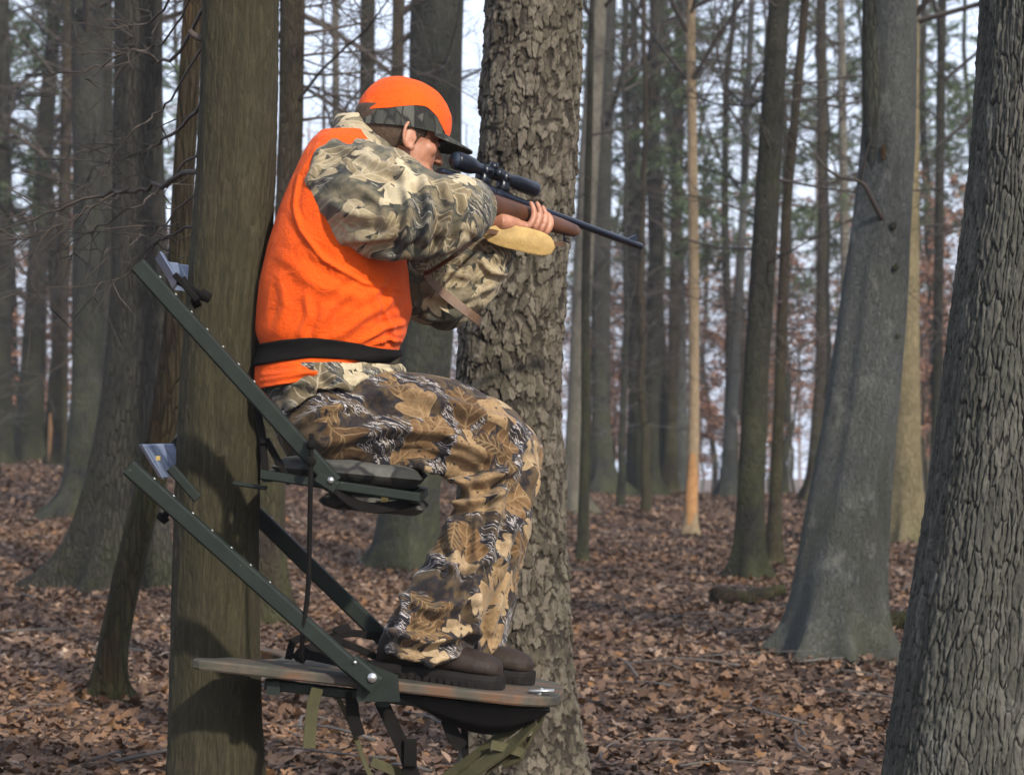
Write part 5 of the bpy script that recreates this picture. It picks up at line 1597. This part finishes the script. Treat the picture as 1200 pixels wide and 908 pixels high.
# ---- lofts of cloth
def loft(rows, n=140, m=170, power=2.3, zfun=None):
    """rows: (py, left px, right px, half depth, Y). Returns V, F (open top and bottom)"""
    a = np.array(rows, float); a = a[np.argsort(a[:, 0])]
    py = np.linspace(a[0, 0], a[-1, 0], m)
    def sm(col):
        v = np.interp(py, a[:, 0], a[:, col]); k = np.array([1, 2, 3, 2, 1.]); k /= k.sum()
        vp = np.pad(v, 2, mode='edge')
        for _ in range(3):
            v = np.convolve(np.pad(v, 2, mode='edge'), k, 'valid')
        return v
    L, Rr, hd, Y = sm(1), sm(2), sm(3), sm(4)
    V = []
    for i in range(m):
        c = P((L[i] + Rr[i]) / 2, py[i], Y[i]); rx = (Rr[i] - L[i]) / 2 / FPX * Y[i]
        th = np.linspace(0, 2 * math.pi, n, endpoint=False)
        cs, sn = np.cos(th), np.sin(th)
        cs = np.sign(cs) * np.abs(cs) ** (2 / power); sn = np.sign(sn) * np.abs(sn) ** (2 / power)
        V.append(np.stack([c.x + rx * cs + 0.10 * hd[i] * -sn * 0, Y[i] + hd[i] * sn, np.full(n, c.z)], 1))
    V = np.concatenate(V)
    i = np.arange(m - 1)[:, None] * n; j = np.arange(n)[None, :]; k = (j + 1) % n
    F = np.stack([i + j, i + n + j, i + n + k, i + k], -1).reshape(-1, 4)
    return V, F
vest_rows = [(160, 376, 436, .13, 4.755), (168, 366, 444, .155, 4.75), (185, 356, 448, .175, 4.74), (210, 344, 452, .188, 4.74), (250, 328, 462, .195, 4.74), (290, 315, 474, .198, 4.74), (330, 306, 480, .192, 4.74),
             (360, 302, 482, .188, 4.74), (385, 300, 477, .184, 4.74), (408, 301, 473, .182, 4.74), (424, 300, 472, .184, 4.74), (445, 300, 448, .19, 4.74), (455, 302, 430, .192, 4.74)]
V, F = loft(vest_rows, 260, 230)
pxv, pyv = to_px(V)
hem = np.interp(pxv, [300, 340, 400, 470], [457, 450, 437, 429])
kk = np.clip((hem - 418) / (455 - 418), 0.1, 1.2)
V[:, 2] += np.where(pyv > 418, (pyv - 418) * (1 - kk), 0) / FPX * V[:, 1]
me = mesh_np('vest', V, F, M['orange'])
vest_f = [([(352, 392), (362, 372), (360, 345)], 6, .008), ([(370, 390), (388, 362), (412, 340)], 7, .009), ([(395, 396), (425, 372), (462, 352)], 7, .009), ([(325, 388), (335, 360), (330, 325)], 8, .006),
          ([(425, 402), (450, 385), (476, 378)], 5, .008), ([(484, 318), (490, 340), (482, 372)], 6, .016), ([(410, 318), (385, 345), (372, 378)], 9, .007), ([(455, 322), (440, 345), (445, 372)], 6, .006), ([(345, 250), (372, 300), (420, 332)], 7, .006), ([(330, 300), (370, 335), (430, 350)], 10, .005),
          ([(390, 405), (388, 300), (385, 240)], 2.0, .0034), ([(462, 335), (452, 365), (462, 392)], 4, .006), ([(310, 440), (350, 436), (400, 442)], 4, .005), ([(440, 404), (456, 398), (474, 402)], 3, .006)]
vest_f = [(a_, w_ * .8, h_ * .85) for a_, w_, h_ in vest_f] + [([(372, 170), (350, 205), (345, 240), (353, 270), (380, 305), (425, 331), (468, 340)], 2.4, .0050), ([(306, 446), (350, 440), (405, 428)], 2.2, .004)]
folds(me, vest_f, .0024, (9, 9, 6), 3)
V, N = get_vn(me)
# waist pulled in by the belt
pxv, pyv = to_px(V)
d = np.exp(-((pyv - (410 + (pxv - 380) * .02)) / 13) ** 2); set_v(me, V - N * (d * .010)[:, None])
VV, NN = get_vn(me)
o = obj('vest', me, parent=person); mdf = o.modifiers.new('thickness', 'SOLIDIFY'); mdf.thickness = .004; mdf.offset = -1
# belt: a band lying on the vest
n_, m_ = 260, 230
ring = VV.reshape(m_, n_, 3); nring = NN.reshape(m_, n_, 3)
V = []; rows_b = 9
for j in range(n_):
    col = ring[:, j]; px_, py_ = to_px(col)
    pm = float(np.median(px_[np.abs(py_ - 410) < 15]))
    cy = np.interp(pm, [300, 330, 365, 410, 445, 476], [417, 411, 407, 411, 417, 418]); hh = np.interp(pm, [300, 360, 440, 476], [13, 11.5, 8.5, 7])
    for i in range(rows_b):
        y = cy - hh + 2 * hh * i / (rows_b - 1)
        o_ = np.argsort(py_)
        p = np.array([np.interp(y, py_[o_], col[o_, k]) for k in range(3)])
        c0 = np.array((P(386, y, 4.74).x, 4.74, p[2])); d_ = p - c0; d_ /= np.linalg.norm(d_)
        V.append(p + d_ * .006)
V = np.array(V).reshape(n_, rows_b, 3)
for _ in range(10): V = (np.roll(V, 1, 0) + np.roll(V, -1, 0) + 2 * V) / 4
F = [(((j + 1) % n_) * rows_b + i, j * rows_b + i, j * rows_b + i + 1, ((j + 1) % n_) * rows_b + i + 1) for j in range(n_) for i in range(rows_b - 1)]
me = mesh_np('belt', V.reshape(-1, 3), F, M['belt']); o = obj('belt', me, parent=person); mdf = o.modifiers.new('t', 'SOLIDIFY'); mdf.thickness = .003; mdf.offset = 0

# jacket: sleeves, yoke and collar in one cloth
def jacket():
    mb = MB()
    def sleeve(pts, rr, n=30, k=28): 
        c = curve([P(*p) for p in pts], n); r = np.interp(np.linspace(0, 1, n), np.linspace(0, 1, len(rr)), rr); mb.tube(c, r, k)
        mb.ball(c[0], r[0], n=k, m=18); mb.ball(c[-1], r[-1], n=k, m=14)
    sleeve([(413, 223, 4.625), (448, 238, 4.57), (482, 249, 4.54), (513, 251, 4.525), (536, 247, 4.54)], [.112, .118, .104, .088, .076])
    sleeve([(536, 247, 4.54), (546, 243, 4.59), (550, 238, 4.65), (552, 234, 4.70)], [.076, .064, .054, .042], 16, 22)
    sleeve([(430, 232, 4.88), (466, 292, 4.92), (498, 332, 4.94), (520, 344, 4.95)], [.10, .095, .088, .082])
    sleeve([(520, 344, 4.95), (545, 328, 4.94), (564, 308, 4.92), (574, 294, 4.91)], [.082, .078, .066, .056], 16, 24)
    rows = [(138, 398, 448, .05, 4.755), (150, 392, 452, .085, 4.755), (162, 384, 452, .125, 4.755), (180, 372, 454, .15, 4.75), (215, 352, 452, .172, 4.745), (300, 326, 462, .165, 4.74), (420, 330, 445, .14, 4.74)]
    V, F = loft(rows, 60, 40); n = 60
    mb.add(V, [tuple(f) for f in F.tolist()] + [tuple(range(n)), tuple(range(len(V) - 1, len(V) - n - 1, -1))])
    me = remesh(mb, .0052, 6, 'jacket'); me.materials.clear(); me.materials.append(M['camo_jacket'])
    me.polygons.foreach_set('use_smooth', np.ones(len(me.polygons), bool))
    f = [([(470, 206), (482, 240), (474, 290)], 6, .010), ([(496, 207), (505, 245), (498, 292)], 6, .012), ([(520, 212), (528, 245), (518, 288)], 5, .010), ([(540, 220), (546, 248), (536, 278)], 4.5, .009),
         ([(378, 285), (430, 297), (500, 300), (545, 282)], 6, .010), ([(362, 262), (400, 282), (450, 280)], 7, .009), ([(392, 170), (432, 186), (470, 204), (500, 210)], 6, .009), ([(360, 215), (375, 180), (400, 162)], 6, .006),
         ([(420, 215), (450, 240), (455, 275)], 8, .007), ([(385, 235), (410, 250), (440, 250)], 8, .006), ([(455, 190), (480, 215), (520, 222)], 5, .007),
         ([(505, 345), (540, 352), (575, 335)], 6, .010), ([(500, 372), (530, 372), (560, 352)], 6, .010), ([(560, 300), (575, 318), (590, 320)], 5, .008), ([(515, 318), (545, 322), (560, 300)], 6, .009), ([(490, 385), (520, 388), (545, 376)], 5, .007)]
    f = [(a_, w_ * .9, h_ * 1.25) for a_, w_, h_ in f]
    folds(me, f, .0056, (15, 15, 15), 11)
    return me
obj('jacket', jacket(), parent=person)
# collar standing round the neck
ca, cb = np.array(P(424, 197, 4.75)), np.array(P(448, 162, 4.75)); cd = (cb - ca) / np.linalg.norm(cb - ca)
e1 = np.cross(cd, (0, 1, 0)); e1 /= np.linalg.norm(e1); e2 = np.cross(cd, e1)
V = []; n, m = 60, 14
for i in range(m):
    t = i / (m - 1); c = ca + (cb - ca) * (t * 1.15 - .05); r = .100 - .026 * t + .005 * math.sin(t * 3)
    for j in range(n):
        a = 2 * math.pi * j / n
        V.append(c + r * (1 + .03 * math.sin(3 * a + 1 + 2 * t)) * (math.cos(a) * e1 * .92 + math.sin(a) * e2))
F = [(i * n + j, i * n + (j + 1) % n, (i + 1) * n + (j + 1) % n, (i + 1) * n + j) for i in range(m - 1) for j in range(n)]
o = obj('collar', mesh_np('collar', V, F, M['camo_jacket']), parent=person); mdf = o.modifiers.new('t', 'SOLIDIFY'); mdf.thickness = .006; mdf.offset = 0
# jacket tail below the belt, longer behind and rucked up in front
def tail():
    n, m = 220, 40; V = []
    for i in range(m):
        t = i / (m - 1)
        for j in range(n):
            th = 2 * math.pi * j / n; c, s = math.cos(th), math.sin(th)
            front = (1 + c) / 2
            y0 = 428; y1 = 482 * (1 - front) + 446 * front
            if s < 0: y1 += 8 * math.sin(th * 5) 
            py = y0 + (y1 - y0) * t
            L = 304 + 14 * t; Rr = 470 + 6 * t * (1 - t) * 4 - 8 * t
            w = 1 + .03 * t * math.sin(9 * th + 2 * t) + .02 * t * math.sin(17 * th)
            ce = P((L + Rr) / 2, py, 4.74)
            V.append((ce.x + (Rr - L) / 2 / FPX * 4.74 * c * w, 4.74 + (.186 + .022 * t) * s * w, ce.z))
    F = [(i * n + j, (i + 1) * n + j, (i + 1) * n + (j + 1) % n, i * n + (j + 1) % n) for i in range(m - 1) for j in range(n)]
    me = mesh_np('jacket_tail', V, F, M['camo_jacket'])
    folds(me, [([(335, 455), (360, 445), (380, 462)], 5, .010), ([(385, 440), (410, 455), (420, 440)], 5, .011), ([(415, 448), (440, 436), (470, 438)], 5, .010), ([(345, 475), (375, 466), (400, 455)], 5, .010)], .005, (16, 16, 20), 8)
    return me
o = obj('jacket_tail', tail(), parent=person); mdf = o.modifiers.new('t', 'SOLIDIFY'); mdf.thickness = .004; mdf.offset = 0

def trousers():
    mb = MB()
    def leg(pts, rr, n=34, k=28):
        c = curve([P(*p) for p in pts], n); r = np.interp(np.linspace(0, 1, n), np.linspace(0, 1, len(rr)), rr); mb.tube(c, r, k); mb.ball(c[0], r[0], n=k, m=16); 
        return c, r
    rows = [(440, 318, 450, .16, 4.74), (470, 316, 470, .185, 4.74), (510, 325, 462, .19, 4.73), (540, 345, 440, .15, 4.73)]
    V, F = loft(rows, 60, 30); n = 60
    mb.add(V, [tuple(f) for f in F.tolist()] + [tuple(range(n)), tuple(range(len(V) - 1, len(V) - n - 1, -1))])
    leg([(395, 494, 4.62), (450, 494, 4.62), (510, 498, 4.61), (560, 512, 4.60), (586, 534, 4.60)], [.102, .108, .102, .090, .078])
    mb.ball(P(585, 537, 4.60), .078, n=28, m=18)
    leg([(585, 537, 4.60), (575, 592, 4.595), (551, 650, 4.59), (522, 710, 4.58), (499, 752, 4.58), (495, 766, 4.58)], [.078, .073, .078, .088, .094, .094])
    leg([(400, 494, 4.83), (470, 494, 4.82), (560, 508, 4.80), (594, 530, 4.80)], [.100, .102, .084, .074])
    mb.ball(P(594, 530, 4.80), .074, n=28, m=18)
    leg([(594, 530, 4.80), (590, 590, 4.79), (572, 660, 4.78), (556, 720, 4.77), (546, 756, 4.77), (545, 768, 4.77)], [.076, .070, .072, .080, .084, .084])
    me = remesh(mb, .0056, 5, 'trousers'); me.materials.clear(); me.materials.append(M['camo_trousers'])
    me.polygons.foreach_set('use_smooth', np.ones(len(me.polygons), bool))
    f = [([(380, 520), (450, 500), (520, 505), (570, 530)], 9, .010), ([(400, 470), (470, 458), (540, 478), (600, 505)], 8, .009), ([(430, 545), (490, 540), (540, 556), (556, 585)], 7, .013), ([(520, 560), (560, 565), (610, 545)], 7, .012),
         ([(516, 590), (550, 592), (600, 570)], 6, .011), ([(628, 540), (622, 575), (600, 620)], 6, .013), ([(610, 530), (590, 560), (580, 610), (572, 660)], 8, .010), ([(530, 610), (535, 660), (515, 720)], 8, .012),
         ([(500, 650), (540, 668), (585, 650)], 7, .008), ([(600, 600), (590, 670), (575, 740)], 6, .012), ([(470, 700), (510, 716), (560, 700)], 7, .011), ([(452, 738), (500, 752), (556, 738)], 6, .014), ([(450, 762), (498, 774), (548, 762)], 5, .012),
         ([(560, 680), (555, 720), (560, 770)], 6, .010), ([(480, 690), (472, 730), (452, 765)], 6, .009), ([(345, 500), (375, 480), (420, 475)], 6, .008), ([(540, 474), (600, 497), (632, 530)], 8, .008), ([(560, 600), (558, 660), (530, 740)], 5, .008), ([(610, 600), (604, 650), (592, 690)], 5, .008)]
    f = [(a_, w_ * .9, h_ * 1.45) for a_, w_, h_ in f]
    folds(me, f, .0085, (14, 14, 9), 31)
    return me
obj('trousers', trousers(), parent=person)

# ---- boots
def boot(heel, toe, L_label=None):
    h, t = np.array(heel), np.array(toe); ax = t - h; Ln = np.linalg.norm(ax); ax /= Ln
    sd = np.cross(ax, (0, 0, 1)); sd /= np.linalg.norm(sd); up = np.cross(sd, ax)
    root = empty('boot', h); root.parent = person; root.location = Vector(h) - person.location
    T = [0, .03, .10, .25, .38, .52, .66, .80, .92, .98, 1.0]
    H = [.030, .070, .095, .108, .100, .078, .058, .049, .043, .034, .020]
    W = [.012, .028, .036, .037, .036, .040, .047, .049, .042, .026, .010]
    mb = MB(); n = 20; V = []; m = 44
    for t_ in np.linspace(0, 1, m):
        hh, ww = np.interp(t_, T, H), np.interp(t_, T, W)
        for j in range(n):
            a = 2 * math.pi * j / n; c, s = math.cos(a), math.sin(a)
            y = (.5 + .5 * math.copysign(abs(s) ** .75, s)); wy = ww * math.copysign(abs(c) ** .7, c) * (1 - .28 * y ** 2)
            V.append(h + ax * Ln * t_ + sd * wy + up * (.024 + (hh - .0) * y))
    F = [(i * n + j, i * n + (j + 1) % n, (i + 1) * n + (j + 1) % n, (i + 1) * n + j) for i in range(m - 1) for j in range(n)] + [tuple(range(n - 1, -1, -1)), tuple(range((m - 1) * n, m * n))]
    mb.add(V, F); mb.tube([h + ax * .085 + up * .08, h + ax * .10 + up * .155], [.046, .044], 20)
    me = remesh(mb, .004, 4, 'upper'); me.materials.clear(); me.materials.append(M['boot']); me.polygons.foreach_set('use_smooth', np.ones(len(me.polygons), bool))
    folds(me, [], .0012, (40, 40, 40), 5)
    obj('upper', me, parent=root)
    mb = MB(); V = []
    out = []
    for t_ in np.linspace(0, 1, 26): out.append((t_, np.interp(t_, T, W) + .005))
    loop = [(t_, w) for t_, w in out] + [(t_, -w) for t_, w in out[::-1]]
    nn = len(loop)
    for lev, ins in ((0.0, .003), (.004, 0), (.020, 0), (.027, -.003), (.030, .006)):
        for (t_, w) in loop:
            heelcut = 0.0
            V.append(h + ax * ((Ln + .012) * t_ - .006) + sd * (w - math.copysign(ins, w)) + up * lev)
    F = []
    for k in range(4):
        for j in range(nn): F.append((k * nn + j, k * nn + (j + 1) % nn, (k + 1) * nn + (j + 1) % nn, (k + 1) * nn + j))
    F += [tuple(range(nn - 1, -1, -1)), tuple(range(4 * nn, 5 * nn))]
    mb.add(V, F)
    for t_ in np.linspace(.08, .92, 15):
        w = np.interp(t_, T, W) + .006
        for s in (1, -1):
            a = h + ax * Ln * t_ + sd * s * (w - .006) + up * .008
            mb.beam(a, a + sd * s * .009, .010, .013, up=up, bevel=.1)
    obj('sole', mb, M['sole'], root, smooth=False)
    mb = MB()
    for k in range(5):
        t_ = .30 + .06 * k; hh, ww = np.interp(t_, T, H), np.interp(t_, T, W)
        mb.tube(curve([h + ax * Ln * t_ + sd * -ww * .7 + up * (hh * .93 + .012), h + ax * Ln * (t_ + .01) + up * (hh + .031), h + ax * Ln * t_ + sd * ww * .7 + up * (hh * .93 + .012)], 8), .0022, 6)
    obj('lace', mb, M['belt'], root)
def on_deck(px, Y):
    # point on the deck's upper face seen at photo column px
    x = (px - 600) / FPX * Y
    return np.array((x, Y, dz(x, Y) + .001))
boot(on_deck(440, 4.585), on_deck(587, 4.53))
boot(on_deck(478, 4.80), on_deck(622, 4.73))

# ---- fold-back mitten hanging under the left hand
mb = MB(); c0 = np.array(P(609, 280, 4.845)); dx = np.array(P(651, 288, 4.87)) - np.array(P(567, 271, 4.82)); Lm = np.linalg.norm(dx); dx /= Lm
ny = np.cross(dx, (0, 0, 1)); ny /= np.linalg.norm(ny); nu = np.cross(ny, dx)
V = []; F = []; n, m = 30, 36
for i in range(m):
    t = i / (m - 1) * 2 - 1
    w = .026 * (1 - abs(t) ** 3.2) ** .5 * (1.05 + .12 * t) + .0008; th = .0055 * (1 - abs(t) ** 4) ** .5 + .0008
    for j in range(n):
        a = 2 * math.pi * j / n; c, s = math.cos(a), math.sin(a)
        V.append(c0 + dx * t * Lm / 2 + nu * w * c + ny * th * math.copysign(abs(s) ** 1.2, s) - nu * .004 * t * t)
F = [(i * n + j, i * n + (j + 1) % n, (i + 1) * n + (j + 1) % n, (i + 1) * n + j) for i in range(m - 1) for j in range(n)] + [tuple(range(n - 1, -1, -1)), tuple(range((m - 1) * n, m * n))]
mb.add(V, F); me = mb.mesh('mitten_flap', M['leather']); folds(me, [([(575, 274), (605, 282), (640, 288)], 5, .002)], .0012, (40, 40, 40), 4, False)
obj('mitten_flap', me, parent=person)
mb = MB(); c = curve([P(566, 276, 4.89), P(574, 262, 4.88), P(586, 256, 4.875), P(590, 276, 4.885)], 14); mb.ribbon(c, .03, (.5, 0, .8), .004)
mb.tube(curve([P(570, 290, 4.90), P(578, 276, 4.90), P(586, 268, 4.90)], 8), [.040, .036, .034, .034, .033, .032, .031, .030], 18)
obj('mitten_cuff', mb, M['leather'], person)
